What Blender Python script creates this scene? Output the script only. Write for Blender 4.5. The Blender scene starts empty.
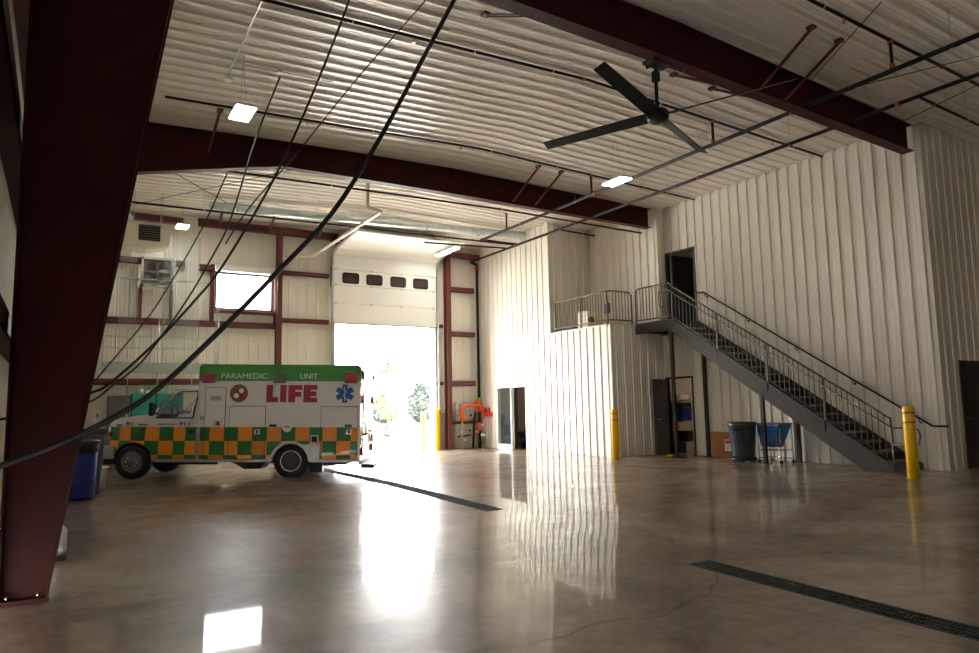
import bpy, bmesh, math, random
from mathutils import Vector, Matrix
random.seed(7)
SC = bpy.context.scene
COL = SC.collection
PI = math.pi
V = Vector

# ------------------------------------------------------------------ helpers
class B:
    """collects shapes into one bmesh, then links it as ONE mesh object"""
    def __init__(s):
        s.bm = bmesh.new(); s.mi = 0
    def _f(s, vs):
        try:
            f = s.bm.faces.new(vs); f.material_index = s.mi; return f
        except ValueError:
            return None
    def hexa(s, p):          # 8 corners: bottom ring 0-3, top ring 4-7
        v = [s.bm.verts.new(q) for q in p]
        for a in ((0,3,2,1),(4,5,6,7),(0,1,5,4),(1,2,6,5),(2,3,7,6),(3,0,4,7)):
            s._f([v[i] for i in a])
        return s
    def box(s, a, b):
        x0,y0,z0 = a; x1,y1,z1 = b
        return s.hexa([(x0,y0,z0),(x1,y0,z0),(x1,y1,z0),(x0,y1,z0),(x0,y0,z1),(x1,y0,z1),(x1,y1,z1),(x0,y1,z1)])
    def quad(s, *p):
        s._f([s.bm.verts.new(q) for q in p]); return s
    def bar(s, a, b, w, h, up=(0,0,1)):     # rectangular bar a->b
        a=V(a); b=V(b); d=(b-a).normalized(); up=V(up)
        if abs(d.dot(up))>.98: up=V((0,1,0)) if abs(d.y)<.9 else V((1,0,0))
        r=d.cross(up).normalized()*w/2; u=r.cross(d).normalized()*h/2
        return s.hexa([a-r-u,a+r-u,b+r-u,b-r-u,a-r+u,a+r+u,b+r+u,b-r+u])
    def cyl(s, a, b, r, n=12, r2=None, cap=True):
        a=V(a); b=V(b); d=(b-a).normalized(); r2=r if r2 is None else r2
        t=V((0,0,1)) if abs(d.z)<.9 else V((1,0,0))
        x=d.cross(t).normalized(); y=d.cross(x)
        A=[];Bv=[]
        for i in range(n):
            c=math.cos(2*PI*i/n); q=math.sin(2*PI*i/n)
            A.append(s.bm.verts.new(a+(x*c+y*q)*r)); Bv.append(s.bm.verts.new(b+(x*c+y*q)*r2))
        for i in range(n):
            f=s._f([A[i],A[(i+1)%n],Bv[(i+1)%n],Bv[i]])
            if f: f.smooth=True
        if cap: s._f(A[::-1]); s._f(Bv)
        return s
    def tube(s, pts, r, n=10, smooth=0):
        pts=[V(p) for p in pts]
        if smooth: pts=catmull(pts,smooth)
        rings=[]; m=len(pts); nrm=None
        for i,p in enumerate(pts):
            d=(pts[min(i+1,m-1)]-pts[max(i-1,0)]).normalized()
            if nrm is None:
                t=V((0,0,1)) if abs(d.z)<.9 else V((1,0,0)); nrm=d.cross(t).normalized()
            nrm=(nrm-d*nrm.dot(d)).normalized(); bi=d.cross(nrm)
            rings.append([s.bm.verts.new(p+(nrm*math.cos(2*PI*k/n)+bi*math.sin(2*PI*k/n))*r) for k in range(n)])
        for i in range(m-1):
            for k in range(n):
                f=s._f([rings[i][k],rings[i][(k+1)%n],rings[i+1][(k+1)%n],rings[i+1][k]])
                if f: f.smooth=True
        s._f(rings[0][::-1]); s._f(rings[-1]); return s
    def lathe(s, prof, c=(0,0,0), axis='z', n=24):   # prof: (r, h)
        c=V(c); rings=[]
        for r,h in prof:
            ring=[]
            for k in range(n):
                a=2*PI*k/n; x=r*math.cos(a); y=r*math.sin(a)
                q={'z':V((x,y,h)),'y':V((x,h,y)),'x':V((h,x,y))}[axis]
                ring.append(s.bm.verts.new(c+q))
            rings.append(ring)
        for i in range(len(rings)-1):
            for k in range(n):
                f=s._f([rings[i][k],rings[i][(k+1)%n],rings[i+1][(k+1)%n],rings[i+1][k]])
                if f: f.smooth=True
        s._f(rings[0][::-1]); s._f(rings[-1]); return s
    def prism(s, poly, mapf, t0, t1):       # polygon (a,b) extruded from t0 to t1; mapf(a,b,t)->xyz
        A=[s.bm.verts.new(mapf(a,b,t0)) for a,b in poly]; C=[s.bm.verts.new(mapf(a,b,t1)) for a,b in poly]
        n=len(poly); s._f(A[::-1]); s._f(C)
        for i in range(n): s._f([A[i],A[(i+1)%n],C[(i+1)%n],C[i]])
        return s
    def plate(s, outer, holes, mapf, t0, t1):   # polygon with holes, extruded
        ek=[]; loops=[]
        tmp=bmesh.new(); vs=[]; es=[]
        for lp in [outer]+holes:
            l=[tmp.verts.new((a,b,0)) for a,b in lp]; loops.append(l)
            for i in range(len(l)): es.append(tmp.edges.new((l[i],l[(i+1)%len(l)])))
        bmesh.ops.triangle_fill(tmp, edges=es, use_beauty=True, use_dissolve=False)
        tmp.verts.index_update()
        A=[s.bm.verts.new(mapf(v.co.x,v.co.y,t0)) for v in tmp.verts]
        C=[s.bm.verts.new(mapf(v.co.x,v.co.y,t1)) for v in tmp.verts]
        for f in tmp.faces:
            ix=[v.index for v in f.verts]; s._f([A[i] for i in ix]); s._f([C[i] for i in ix[::-1]])
        for l in loops:
            for i in range(len(l)):
                p=l[i].index; q=l[(i+1)%len(l)].index; s._f([A[p],A[q],C[q],C[p]])
        tmp.free(); return s
    def ball(s, c, r, sc=(1,1,1), sub=2):
        ret=bmesh.ops.create_icosphere(s.bm, subdivisions=sub, radius=1)
        for v in ret['verts']: v.co=V((v.co.x*r*sc[0]+c[0],v.co.y*r*sc[1]+c[1],v.co.z*r*sc[2]+c[2]))
        for f in s.bm.faces:
            if f.verts[0] in ret['verts']: pass
        for v in ret['verts']:
            for f in v.link_faces: f.smooth=True; f.material_index=s.mi
        return s
    def obj(s, name, mats, parent=None, bevel=0, loc=None, rot=None):
        bmesh.ops.recalc_face_normals(s.bm, faces=s.bm.faces)
        me=bpy.data.meshes.new(name); s.bm.to_mesh(me); s.bm.free()
        for m in (mats if isinstance(mats,(list,tuple)) else [mats]): me.materials.append(m)
        o=bpy.data.objects.new(name,me); COL.objects.link(o)
        if parent: o.parent=parent
        if loc: o.location=loc
        if rot: o.rotation_euler=rot
        if bevel:
            md=o.modifiers.new('bevel','BEVEL'); md.width=bevel; md.segments=2; md.limit_method='ANGLE'; md.angle_limit=math.radians(40)
        return o

def catmull(p, n):
    out=[]
    for i in range(len(p)-1):
        p0=p[max(i-1,0)];p1=p[i];p2=p[i+1];p3=p[min(i+2,len(p)-1)]
        for k in range(n):
            t=k/n
            out.append(.5*((2*p1)+(-p0+p2)*t+(2*p0-5*p1+4*p2-p3)*t*t+(-p0+3*p1-3*p2+p3)*t**3))
    out.append(p[-1]); return out

def tag(o, label=None, cat=None, group=None, kind=None):
    if label: o['label']=label
    if cat: o['category']=cat
    if group: o['group']=group
    if kind: o['kind']=kind
    return o
def thing(name, label, cat, loc=(0,0,0), group=None, rot=None):
    o=bpy.data.objects.new(name,None); COL.objects.link(o); o.location=loc; o.empty_display_size=.2
    if rot: o.rotation_euler=rot
    return tag(o,label,cat,group)
def struct(o, label=None):
    o['kind']='structure'
    if label: o['label']=label
    return o
def copy_tree(o, parent=None, name=None):
    c=o.copy(); COL.objects.link(c); c.parent=parent
    for ch in list(o.children): copy_tree(ch,c)
    return c
def text_mesh(txt, size, depth, bold=0.0, sx=1.0):
    cu=bpy.data.curves.new('t','FONT'); cu.body=txt; cu.size=size; cu.extrude=depth; cu.offset=bold; cu.resolution_u=3
    cu.align_x='CENTER'; cu.align_y='CENTER'
    o=bpy.data.objects.new('t',cu); COL.objects.link(o); bpy.context.view_layer.update()
    me=bpy.data.meshes.new_from_object(o.evaluated_get(bpy.context.evaluated_depsgraph_get()))
    bpy.data.objects.remove(o); bpy.data.curves.remove(cu)
    return me
def text_obj(name, txt, size, depth, mat, parent, matrix, bold=0.0, width=None):
    me=text_mesh(txt,size,depth,bold)
    xs=[v.co.x for v in me.vertices]; w=max(xs)-min(xs); k=(width/w) if width else 1
    me.transform(matrix @ Matrix.Diagonal((k,1,1,1)))
    me.materials.clear(); me.materials.append(mat); me.name=name
    o=bpy.data.objects.new(name,me); COL.objects.link(o); o.parent=parent
    return o

# ------------------------------------------------------------------ materials
def mat(name, col, rough=.5, metal=0, spec=.5, emit=None, es=0, noise=None, alpha=1, trans=0, bump=None, coat=0, coatr=.05):
    m=bpy.data.materials.new(name); m.use_nodes=True; nt=m.node_tree; b=nt.nodes['Principled BSDF']
    b.inputs['Base Color'].default_value=(*col,1); b.inputs['Roughness'].default_value=rough
    b.inputs['Metallic'].default_value=metal; b.inputs['Specular IOR Level'].default_value=spec
    b.inputs['Alpha'].default_value=alpha; b.inputs['Transmission Weight'].default_value=trans
    b.inputs['Coat Weight'].default_value=coat; b.inputs['Coat Roughness'].default_value=coatr
    if emit: b.inputs['Emission Color'].default_value=(*emit,1); b.inputs['Emission Strength'].default_value=es
    if noise:   # (scale, amount) small procedural variation of the colour
        tc=nt.nodes.new('ShaderNodeTexCoord'); n=nt.nodes.new('ShaderNodeTexNoise'); n.inputs['Scale'].default_value=noise[0]; n.inputs['Detail'].default_value=4
        r=nt.nodes.new('ShaderNodeValToRGB'); a=noise[1]
        r.color_ramp.elements[0].color=(*[c*(1-a) for c in col],1); r.color_ramp.elements[1].color=(*[min(1,c*(1+a)) for c in col],1)
        r.color_ramp.elements[0].position=.3; r.color_ramp.elements[1].position=.7
        nt.links.new(tc.outputs['Object'],n.inputs['Vector']); nt.links.new(n.outputs['Fac'],r.inputs['Fac']); nt.links.new(r.outputs['Color'],b.inputs['Base Color'])
        if bump:
            bp=nt.nodes.new('ShaderNodeBump'); bp.inputs['Strength'].default_value=bump; nt.links.new(n.outputs['Fac'],bp.inputs['Height']); nt.links.new(bp.outputs['Normal'],b.inputs['Normal'])
    return m
M={}
M['liner']=mat('liner_white',(.71,.665,.575),.42,noise=(1.2,.03))
M['liner_roof']=mat('roof_liner',(.78,.73,.64),.35,noise=(.8,.03))
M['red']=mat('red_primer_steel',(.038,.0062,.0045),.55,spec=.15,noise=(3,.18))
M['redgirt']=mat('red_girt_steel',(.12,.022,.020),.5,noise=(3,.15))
M['black']=mat('black_paint',(.010,.010,.011),.45,spec=.25)
M['pipe']=mat('black_steel_pipe',(.008,.008,.009),.5,spec=.2)
M['valve']=mat('orange_valve_paint',(.80,.13,.03),.4)
M['orange_fit']=mat('orange_coupling',(.38,.05,.02),.45)
M['grate']=mat('dark_iron_grate',(.06,.065,.065),.9,0,spec=.1,noise=(15,.2))
M['cable']=mat('black_cable',(.008,.008,.009),.6)
M['galv']=mat('galvanised_steel',(.55,.57,.57),.35,.85,noise=(9,.12))
M['duct']=mat('duct_metal',(.62,.66,.66),.38,.6,noise=(6,.12))
M['stairp']=mat('bronze_grey_paint',(.043,.034,.025),.6,spec=.25,noise=(4,.1))
M['railp']=mat('rail_paint',(.08,.066,.05),.45,.1)
M['tread']=mat('dark_tread',(.03,.027,.024),.7)
M['nosing']=mat('concrete_tread',(.23,.20,.15),.75,noise=(12,.15))
M['door_dark']=mat('dark_bronze_door',(.035,.026,.02),.38)
M['door_white']=mat('white_door_panel',(.80,.79,.73),.4,noise=(2,.02))
M['yellow']=mat('yellow_sleeve',(.85,.50,.01),.35)
M['redstripe']=mat('red_reflective',(.35,.03,.01),.4)
M['steel']=mat('brushed_steel',(.6,.6,.58),.25,1)
M['grey_dark']=mat('dark_wheel_disc',(.03,.027,.025),.45,.3)
M['rim']=mat('wheel_metal',(.16,.145,.135),.3,.9)
M['chrome']=mat('chrome',(.75,.74,.72),.12,1)
M['white']=mat('white_plastic',(.8,.8,.78),.4)
M['cream']=mat('cream_pipe',(.72,.64,.50),.4)
M['beige']=mat('heater_enamel',(.80,.73,.60),.45)
M['teal']=mat('teal_enamel',(.01,.28,.20),.4,noise=(4,.15))
M['grey']=mat('grey_enamel',(.12,.125,.125),.5)
M['bluebin']=mat('blue_plastic',(.008,.028,.18),.35)
M['bluebag']=mat('blue_tarp',(.008,.15,.50),.45,noise=(14,.25),bump=.3)
M['greybin']=mat('grey_plastic',(.038,.047,.06),.38)
M['blackbag']=mat('black_bag',(.01,.01,.012),.3,noise=(20,.3),bump=.5)
M['cardboard']=mat('cardboard',(.30,.125,.045),.8,noise=(5,.08))
M['glass']=mat('clear_glass',(.10,.12,.12),.02,alpha=.16)
M['vinyl']=mat('clear_vinyl',(.62,.74,.74),.25,alpha=.15)
M['rubber']=mat('rubber',(.006,.006,.006),.65,noise=(30,.2))
M['led']=mat('led_diffuser',(.9,.9,.9),.5,emit=(1,.96,.90),es=26)
M['paint_w']=mat('ambulance_white',(.74,.72,.69),.25,coat=.5)
M['alu']=mat('aluminium',(.42,.40,.37),.4,.7,noise=(10,.1))
M['redlens']=mat('red_lens',(.42,.02,.05),.2,coat=1)
M['greylens']=mat('grey_lens',(.16,.16,.17),.2,coat=1)
M['amber']=mat('amber_lens',(.8,.2,.02),.25)
M['crimson']=mat('crimson_vinyl',(.36,.012,.035),.4)
M['blue']=mat('blue_vinyl',(.01,.10,.45),.35)
M['lettering']=mat('pale_lettering',(.72,.80,.68),.4)
M['decal_k']=mat('dark_decal',(.03,.03,.035),.5)
M['brownseal']=mat('brown_seal',(.25,.08,.035),.5)
M['green_seal']=mat('green_seal',(.02,.2,.07),.5)
M['redsign']=mat('red_enamel',(.72,.03,.02),.4)
M['interior']=mat('dark_cab_trim',(.02,.02,.022),.6)
M['skin_wall']=mat('beige_room_wall',(.34,.26,.18),.7)
M['mirror_glass']=mat('mirror_glass',(.5,.52,.55),.05,1)
M['exhaust_grime']=mat('fan_steel',(.17,.145,.11),.45,.4,noise=(7,.3))
M['brass']=mat('brass_valve',(.5,.26,.08),.35,.8)
M['copper']=mat('tan_backer_board',(.46,.41,.34),.7,noise=(3,.1))
M['concrete_out']=mat('pale_concrete',(.62,.61,.58),.8,noise=(.6,.06))
M['lawn']=mat('dry_lawn',(.45,.45,.36),.9,noise=(2,.3))
M['yleaf']=mat('yellow_leaves',(.048,.040,.012),.8,noise=(3,.3))
M['gleaf']=mat('green_leaves',(.018,.027,.021),.8,noise=(3,.3))
M['bark']=mat('bark',(.08,.06,.045),.9,noise=(6,.3))
M['pole']=mat('pole_steel',(.10,.11,.12),.5)

def livery(root):
    m=bpy.data.materials.new('livery_paint'); m.use_nodes=True; nt=m.node_tree; N=nt.nodes; Lk=nt.links; b=N['Principled BSDF']
    tc=N.new('ShaderNodeTexCoord'); tc.object=root; sp=N.new('ShaderNodeSeparateXYZ'); Lk.new(tc.outputs['Object'],sp.inputs[0])
    def mth(op,a,bv=None,c=None):
        n=N.new('ShaderNodeMath'); n.operation=op
        for i,v in enumerate((a,bv,c)):
            if v is None: continue
            if isinstance(v,(int,float)): n.inputs[i].default_value=v
            else: Lk.new(v,n.inputs[i])
        return n.outputs[0]
    X,Y,Z=sp.outputs
    isbox=mth('GREATER_THAN',X,1.338)
    x0=mth('ADD',mth('MULTIPLY',isbox,1.655-.763),.763)   # start of an orange cell
    cx=mth('FLOOR',mth('DIVIDE',mth('ADD',mth('SUBTRACT',X,x0),mth('MULTIPLY',Y,-1.0)),.3127))
    # the near side of the box has Y close to 0, so Y only shifts the pattern on the rear and front faces
    cz=mth('FLOOR',mth('DIVIDE',mth('SUBTRACT',Z,.850),.308))
    par=mth('MODULO',mth('ABSOLUTE',mth('ADD',mth('ADD',cx,cz),40)),2.0)
    wide=mth('MULTIPLY',mth('GREATER_THAN',X,1.079),mth('LESS_THAN',X,1.338))
    parw=mth('FLOORED_MODULO',mth('ADD',cz,1),2.0)
    par=mth('ADD',mth('MULTIPLY',par,mth('SUBTRACT',1,wide)),mth('MULTIPLY',parw,wide))
    def mix(f,c1,c2):
        n=N.new('ShaderNodeMix'); n.data_type='RGBA'; Lk.new(f,n.inputs[0])
        for i,c in ((6,c1),(7,c2)):
            if isinstance(c,tuple): n.inputs[i].default_value=(*c,1)
            else: Lk.new(c,n.inputs[i])
        return n.outputs[2]
    chk=mix(par,(.80,.27,.004),(.007,.145,.02))
    c=mix(mth('LESS_THAN',Z,1.158),(.74,.72,.69),chk)
    c=mix(mth('LESS_THAN',Z,.455),c,(.30,.29,.27))
    c=mix(mth('MULTIPLY',mth('GREATER_THAN',Z,2.187),isbox),c,(.05,.32,.055))
    Lk.new(c,b.inputs['Base Color']); b.inputs['Roughness'].default_value=.42; b.inputs['Coat Weight'].default_value=.12
    return m

def floor_mat():
    m=bpy.data.materials.new('polished_concrete'); m.use_nodes=True; nt=m.node_tree; N=nt.nodes; Lk=nt.links; b=N['Principled BSDF']
    tc=N.new('ShaderNodeTexCoord')
    def noise(scale,detail=6,rough=.6,sx=1,sy=1,dist=0):
        mp=N.new('ShaderNodeMapping'); mp.inputs['Scale'].default_value=(sx,sy,1); Lk.new(tc.outputs['Object'],mp.inputs['Vector'])
        n=N.new('ShaderNodeTexNoise'); n.inputs['Scale'].default_value=scale; n.inputs['Detail'].default_value=detail; n.inputs['Roughness'].default_value=rough
        n.inputs['Distortion'].default_value=dist; Lk.new(mp.outputs[0],n.inputs['Vector']); return n.outputs['Fac']
    def ramp(f,stops):
        r=N.new('ShaderNodeValToRGB'); e=r.color_ramp.elements
        while len(e)<len(stops): e.new(.5)
        for i,(p,c) in enumerate(stops): e[i].position=p; e[i].color=(*c,1)
        Lk.new(f,r.inputs['Fac']); return r.outputs['Color']
    n1=noise(.55,9,.68,dist=.8)
    n2=noise(6,8,.7)
    c1=ramp(n1,[(.32,(.145,.103,.070)),(.50,(.245,.188,.136)),(.68,(.36,.295,.228))])
    c2=ramp(n2,[(.3,(.72,.70,.67)),(.7,(1.2,1.2,1.2))])
    mx=N.new('ShaderNodeMix'); mx.data_type='RGBA'; mx.blend_type='MULTIPLY'; mx.inputs[0].default_value=1; Lk.new(c1,mx.inputs[6]); Lk.new(c2,mx.inputs[7])
    # thin wandering cracks
    vo=N.new('ShaderNodeTexVoronoi'); vo.feature='DISTANCE_TO_EDGE'; vo.inputs['Scale'].default_value=.16
    mp=N.new('ShaderNodeMapping'); Lk.new(tc.outputs['Object'],mp.inputs['Vector'])
    nn=N.new('ShaderNodeTexNoise'); nn.inputs['Scale'].default_value=1.5; Lk.new(tc.outputs['Object'],nn.inputs['Vector'])
    va=N.new('ShaderNodeVectorMath'); va.operation='MULTIPLY_ADD'; va.inputs[1].default_value=(.5,.5,.5); Lk.new(nn.outputs['Color'],va.inputs[0]); Lk.new(tc.outputs['Object'],va.inputs[2])
    Lk.new(va.outputs[0],vo.inputs['Vector'])
    cr=ramp(vo.outputs['Distance'],[(0,(.55,.5,.45)),(.0022,(.8,.78,.75)),(.004,(1,1,1))])
    m2=N.new('ShaderNodeMix'); m2.data_type='RGBA'; m2.blend_type='MULTIPLY'; m2.inputs[0].default_value=1; Lk.new(mx.outputs[2],m2.inputs[6]); Lk.new(cr,m2.inputs[7])
    Lk.new(m2.outputs[2],b.inputs['Base Color'])
    rr=ramp(n1,[(.3,(.42,.42,.42)),(.7,(.30,.30,.30))])
    Lk.new(rr,b.inputs['Roughness'])
    b.inputs['Specular IOR Level'].default_value=.12
    b.inputs['Coat Roughness'].default_value=.035; Lk.new(ramp(noise(1.6,7,.7,dist=.4),[(.32,(.34,.34,.34)),(.6,(.78,.78,.78))]),b.inputs['Coat Weight']); b.inputs['Coat IOR'].default_value=1.5
    bp=N.new('ShaderNodeBump'); bp.inputs['Strength'].default_value=.018; bp.inputs['Distance'].default_value=.02
    n3=noise(1.3,2,.4); Lk.new(n3,bp.inputs['Height']); Lk.new(bp.outputs['Normal'],b.inputs['Coat Normal']); 
    
    return m
M['floor']=floor_mat()

# ------------------------------------------------------------------ room shell
def roof(x): return 7.42-.033*abs(x-8)
def zdr(y): return -.03-.02*(13-max(y,-1)) if y<13 else -.03+.01*(y-13)/9.1
def flz(x,y):
    d=zdr(y)
    if x<5.68: return d*(.7+.3*(x+.6)/6.28)
    return d*max(0,(13.05-x)/7.37)
XL,XR,YF,YB=-.6,20.0,-6.0,22.1
DOOR=(7.56,11.14,0,4.27); WIN=(3.88,5.57,4.53,5.64)
XP,XS,XM,YE,YR,YC=13.05,15.05,14.75,14.85,17.65,7.3   # partition, stair wall, bay wall, end face, recess face, corner
ZM=3.65

# floor: falls gently towards the trench drain
DX=5.68; DR=[(9.2,17.6),(-1.0,5.28)]
f=B()
xs=[XL+i*(DX-.16-XL)/10 for i in range(11)]+[DX+.16+i*(13.05-DX-.16)/12 for i in range(13)]+[XR]
ys=sorted(set([YF,-1.0,0,5.28,9.2,17.6,13.0,YB]+[YF+1+i*.9 for i in range(30) if YF+1+i*.9<YB-.5]))
def zz_(x,y): return zdr(y) if abs(x-DX)<.17 else flz(x,y)
gv={}
for i,x in enumerate(xs):
    for j,y in enumerate(ys): gv[i,j]=f.bm.verts.new((x,y,zz_(x,y)))
for i in range(len(xs)-1):
    for j in range(len(ys)-1):
        if i==10 and any(a0-1e-3<=ys[j] and ys[j+1]<=a1+1e-3 for a0,a1 in DR): continue
        q=f._f([gv[i,j],gv[i+1,j],gv[i+1,j+1],gv[i,j+1]])
        if q: q.smooth=True
f.quad((DOOR[0]-.1,YB-.001,zdr(YB)),(DOOR[1]+.1,YB-.001,0),(DOOR[1]+.1,YB+.25,-.07),(DOOR[0]-.1,YB+.25,-.07))
struct(f.obj('floor',M['floor']),'polished brown grey concrete floor')
for (ya,yb),lab in zip(DR,('long steel trench drain grate running out from under the ambulance','steel trench drain grate at the lower right of the floor, near the camera')):
    ya2=max(ya,0); z0=zdr(ya2)
    t=thing('trench_drain',lab,'drain',(DX,ya2,z0),'trench drains in the floor')
    br=[ya2]+([13.0] if ya2<13<yb else [])+[yb]
    def seg(w,x0,x1,za,zb,ra=None,rb=None):
        for p,q in zip(br[:-1],br[1:]):
            A,C=zdr(p)-z0,zdr(q)-z0; p-=ya2; q-=ya2
            w.hexa([(x0,p,A+za),(x1,p,A+za),(x1,q,C+za),(x0,q,C+za),(x0,p,A+zb),(x1,p,A+zb),(x1,q,C+zb),(x0,q,C+zb)])
    c=B(); seg(c,-.18,.18,-.17,-.15); seg(c,-.18,-.158,-.15,-.012); seg(c,.158,.18,-.15,-.012)
    for ye in (ya2,yb):
        h=zdr(ye)-z0; c.box((-.18,ye-ya2-.02,h-.17),(.18,ye-ya2+.02,h-.012))
    c.obj('channel',M['grate'],t)
    g=B()
    for xx in (-.145,-.05,.05,.145): seg(g,xx-.012,xx+.012,-.03,.004)
    n=int((yb-ya2)/.035)
    for k in range(n):
        y=.02+k*.035; h=zdr(y+ya2)-z0; g.box((-.14,y-.008,h-.02),(.14,y+.008,h+.001))
    g.obj('grate',M['grate'],t)

# ceiling: ribbed liner, ribs run down the slope
c=B()
for (xa,xb) in ((XL,8.0),(8.0,XR)):
    c.hexa([(xa,YF,roof(xa)),(xb,YF,roof(xb)),(xb,YB,roof(xb)),(xa,YB,roof(xa)),(xa,YF,roof(xa)+.15),(xb,YF,roof(xb)+.15),(xb,YB,roof(xb)+.15),(xa,YB,roof(xa)+.15)])
    y=YF+.1
    while y<YB-.2:
        za,zb=roof(xa),roof(xb); h=.045
        c.hexa([(xa,y+.03,za-h),(xb,y+.03,zb-h),(xb,y+.09,zb-h),(xa,y+.09,za-h),(xa,y,za+.005),(xb,y,zb+.005),(xb,y+.12,zb+.005),(xa,y+.12,za+.005)])
        for q in (.17,.23):
            c.hexa([(xa,y+q,za-.008),(xb,y+q,zb-.008),(xb,y+q+.012,zb-.008),(xa,y+q+.012,za-.008),(xa,y+q-.006,za+.002),(xb,y+q-.006,zb+.002),(xb,y+q+.018,zb+.002),(xa,y+q+.018,za+.002)])
        y+=.30
struct(c.obj('ceiling',M['liner_roof']),'white ribbed metal ceiling liner')

def ribwall(name, a, b, nrm, z0, z1, openings=(), rib=.3, th=.1, off=.12, rh=.03, rw=.07, material='liner', small=True):
    """vertical ribbed panel wall from a to b (xy); openings (s0,s1,za,zb) along it; z1 number or function of x"""
    a=V((*a,0)); b=V((*b,0)); L=(b-a).length; d=(b-a)/L; n=V((*nrm,0))
    zt=(lambda x:z1) if isinstance(z1,(int,float)) else z1
    w=B()
    br=sorted(set([0,L]+[q for o in openings for q in o[:2]]+([(8.0-a.x)/d.x] if abs(d.x)>.5 and 0<(8.0-a.x)/d.x<L else [])))
    def spans(s, top):
        cur=[(z0,top)]
        for (s0,s1,za,zb) in openings:
            if s0-1e-4<=s<=s1+1e-4:
                nx=[]
                for (p,q) in cur:
                    if za>p: nx.append((p,min(q,za)))
                    if zb<q: nx.append((max(p,zb),q))
                cur=nx
        return [k for k in cur if k[1]-k[0]>.01]
    for i in range(len(br)-1):
        s0,s1=br[i],br[i+1]
        if s1-s0<1e-4: continue
        pa,pb=a+d*s0,a+d*s1
        for (p,q) in spans((s0+s1)/2,99):
            qa=zt(pa.x) if q==99 else q; qb=zt(pb.x) if q==99 else q
            w.hexa([pa+V((0,0,p)),pb+V((0,0,p)),pb-n*th+V((0,0,p)),pa-n*th+V((0,0,p)),pa+V((0,0,qa)),pb+V((0,0,qb)),pb-n*th+V((0,0,qb)),pa-n*th+V((0,0,qa))])
    s=off
    while s<L-.04:
        p0=a+d*s
        for (p,q) in spans(s,99):
            q=zt(p0.x)-.002 if q==99 else q
            r=d*(rw/2); t=d*(rw*.22); o=n*rh
            w.hexa([p0-r-n*.004+V((0,0,p)),p0-t+o+V((0,0,p)),p0+t+o+V((0,0,p)),p0+r-n*.004+V((0,0,p)),p0-r-n*.004+V((0,0,q)),p0-t+o+V((0,0,q)),p0+t+o+V((0,0,q)),p0+r-n*.004+V((0,0,q))])
        if small:
            for e in (.1,.2):
                if s+e*rib/.3>L-.02: continue
                p0=a+d*(s+e*rib/.3)
                for (p,q) in spans(s+e*rib/.3,99):
                    q=zt(p0.x)-.002 if q==99 else q
                    r=d*.012; o=n*.005
                    w.hexa([p0-r-n*.002+V((0,0,p)),p0-r*.4+o+V((0,0,p)),p0+r*.4+o+V((0,0,p)),p0+r-n*.002+V((0,0,p)),p0-r-n*.002+V((0,0,q)),p0-r*.4+o+V((0,0,q)),p0+r*.4+o+V((0,0,q)),p0+r-n*.002+V((0,0,q))])
        s+=rib
    return struct(w.obj(name,M[material]))

ribwall('wall_back',(XL,YB),(XP,YB),(0,-1),-.12,roof,[(DOOR[0]-XL,DOOR[1]-XL,-.12,4.27),(WIN[0]-XL,WIN[1]-XL,WIN[2],WIN[3]),(1.9-XL,2.62-XL,5.1,5.8)],rib=.3,off=.1,rh=.012,rw=.05,th=.2)
ribwall('wall_left',(XL,YF),(XL,YB),(1,0),-.02,roof(XL),rib=.3,rh=.012,rw=.05,th=.2)
ribwall('wall_front',(XL,YF),(XR,YF),(0,1),-.6,roof,rib=.3,rh=.02,th=.2,small=False,material='skin_wall')
# bright partition beside the overhead door: low part to the mezzanine, full height further back
ribwall('wall_partition',(XP,YE),(XP,YB),(-1,0),-.03,ZM,[(19.05-YE,20.88-YE,-.03,2.12)],off=.16)
ribwall('wall_partition_upper',(XP,YR),(XP,YB),(-1,0),ZM,roof(XP),off=.06)
ribwall('wall_end',(XP+.1,YE),(XS,YE),(0,-1),-.02,ZM,off=.08)
ribwall('wall_recess',(XP+.1,YR),(XM,YR),(0,-1),ZM,roof,off=.1)
ribwall('wall_bay',(XM,14.6),(XM,YR),(-1,0),ZM,roof(XM),off=.12)
ribwall('wall_bay_end',(XM+.1,14.6),(XS,14.6),(0,-1),ZM,roof,rib=.6,off=.4)
ribwall('wall_stair',(XS,YC),(XS,YE),(-1,0),-.02,ZM,[(13.80-YC,14.75-YC,-.02,2.13)],off=.13)
ribwall('wall_stair_upper',(XS,YC),(XS,14.6),(-1,0),ZM,roof(XS),[(13.53-YC,14.57-YC,ZM,5.74)],off=.13)
ribwall('wall_corner',(XS+.1,YC),(XR,YC),(0,-1),-.02,roof,[(.64,1.60,-.02,2.18)],off=.12)
ribwall('wall_right',(XR,YF),(XR,YC),(-1,0),-.6,roof(XR),small=False,material='skin_wall')
# hidden boundary walls of the rooms behind the partitions
w=B(); w.box((XL,YF,-.75),(XR,YB,-.55)); struct(w.obj('floor_leak_block',M['black']))  # black slab added unseen under the floor to block sky light from below
w=B(); w.box((XP+.1,YB,-.02),(XR,YB+.2,roof(XR))); w.box((XR,YC+.1,-.02),(XR+.2,YB+.2,roof(XR))); struct(w.obj('wall_outer',M['skin_wall']))
w=B(); w.box((XP+.1,YE+.1,3.4),(XR,YB,ZM-.01)); w.box((XS+.1,YC+.1,3.4),(XR,YE+.1,ZM-.01)); struct(w.obj('ceiling_mezzanine',M['skin_wall']))
w=B(); w.box((XP+.1,15.3,-.02),(XR,15.4,3.4)); w.box((15.9,YC+.1,-.02),(16.0,11.0,3.4)); w.box((15.2,11.6,-.02),(XR,11.7,3.4)); struct(w.obj('wall_inner',M['skin_wall']))
w=B(); w.box((16.6,YC+.1,ZM),(16.7,YR,6.9)); struct(w.obj('wall_inner_upper',M['skin_wall']))
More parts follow.
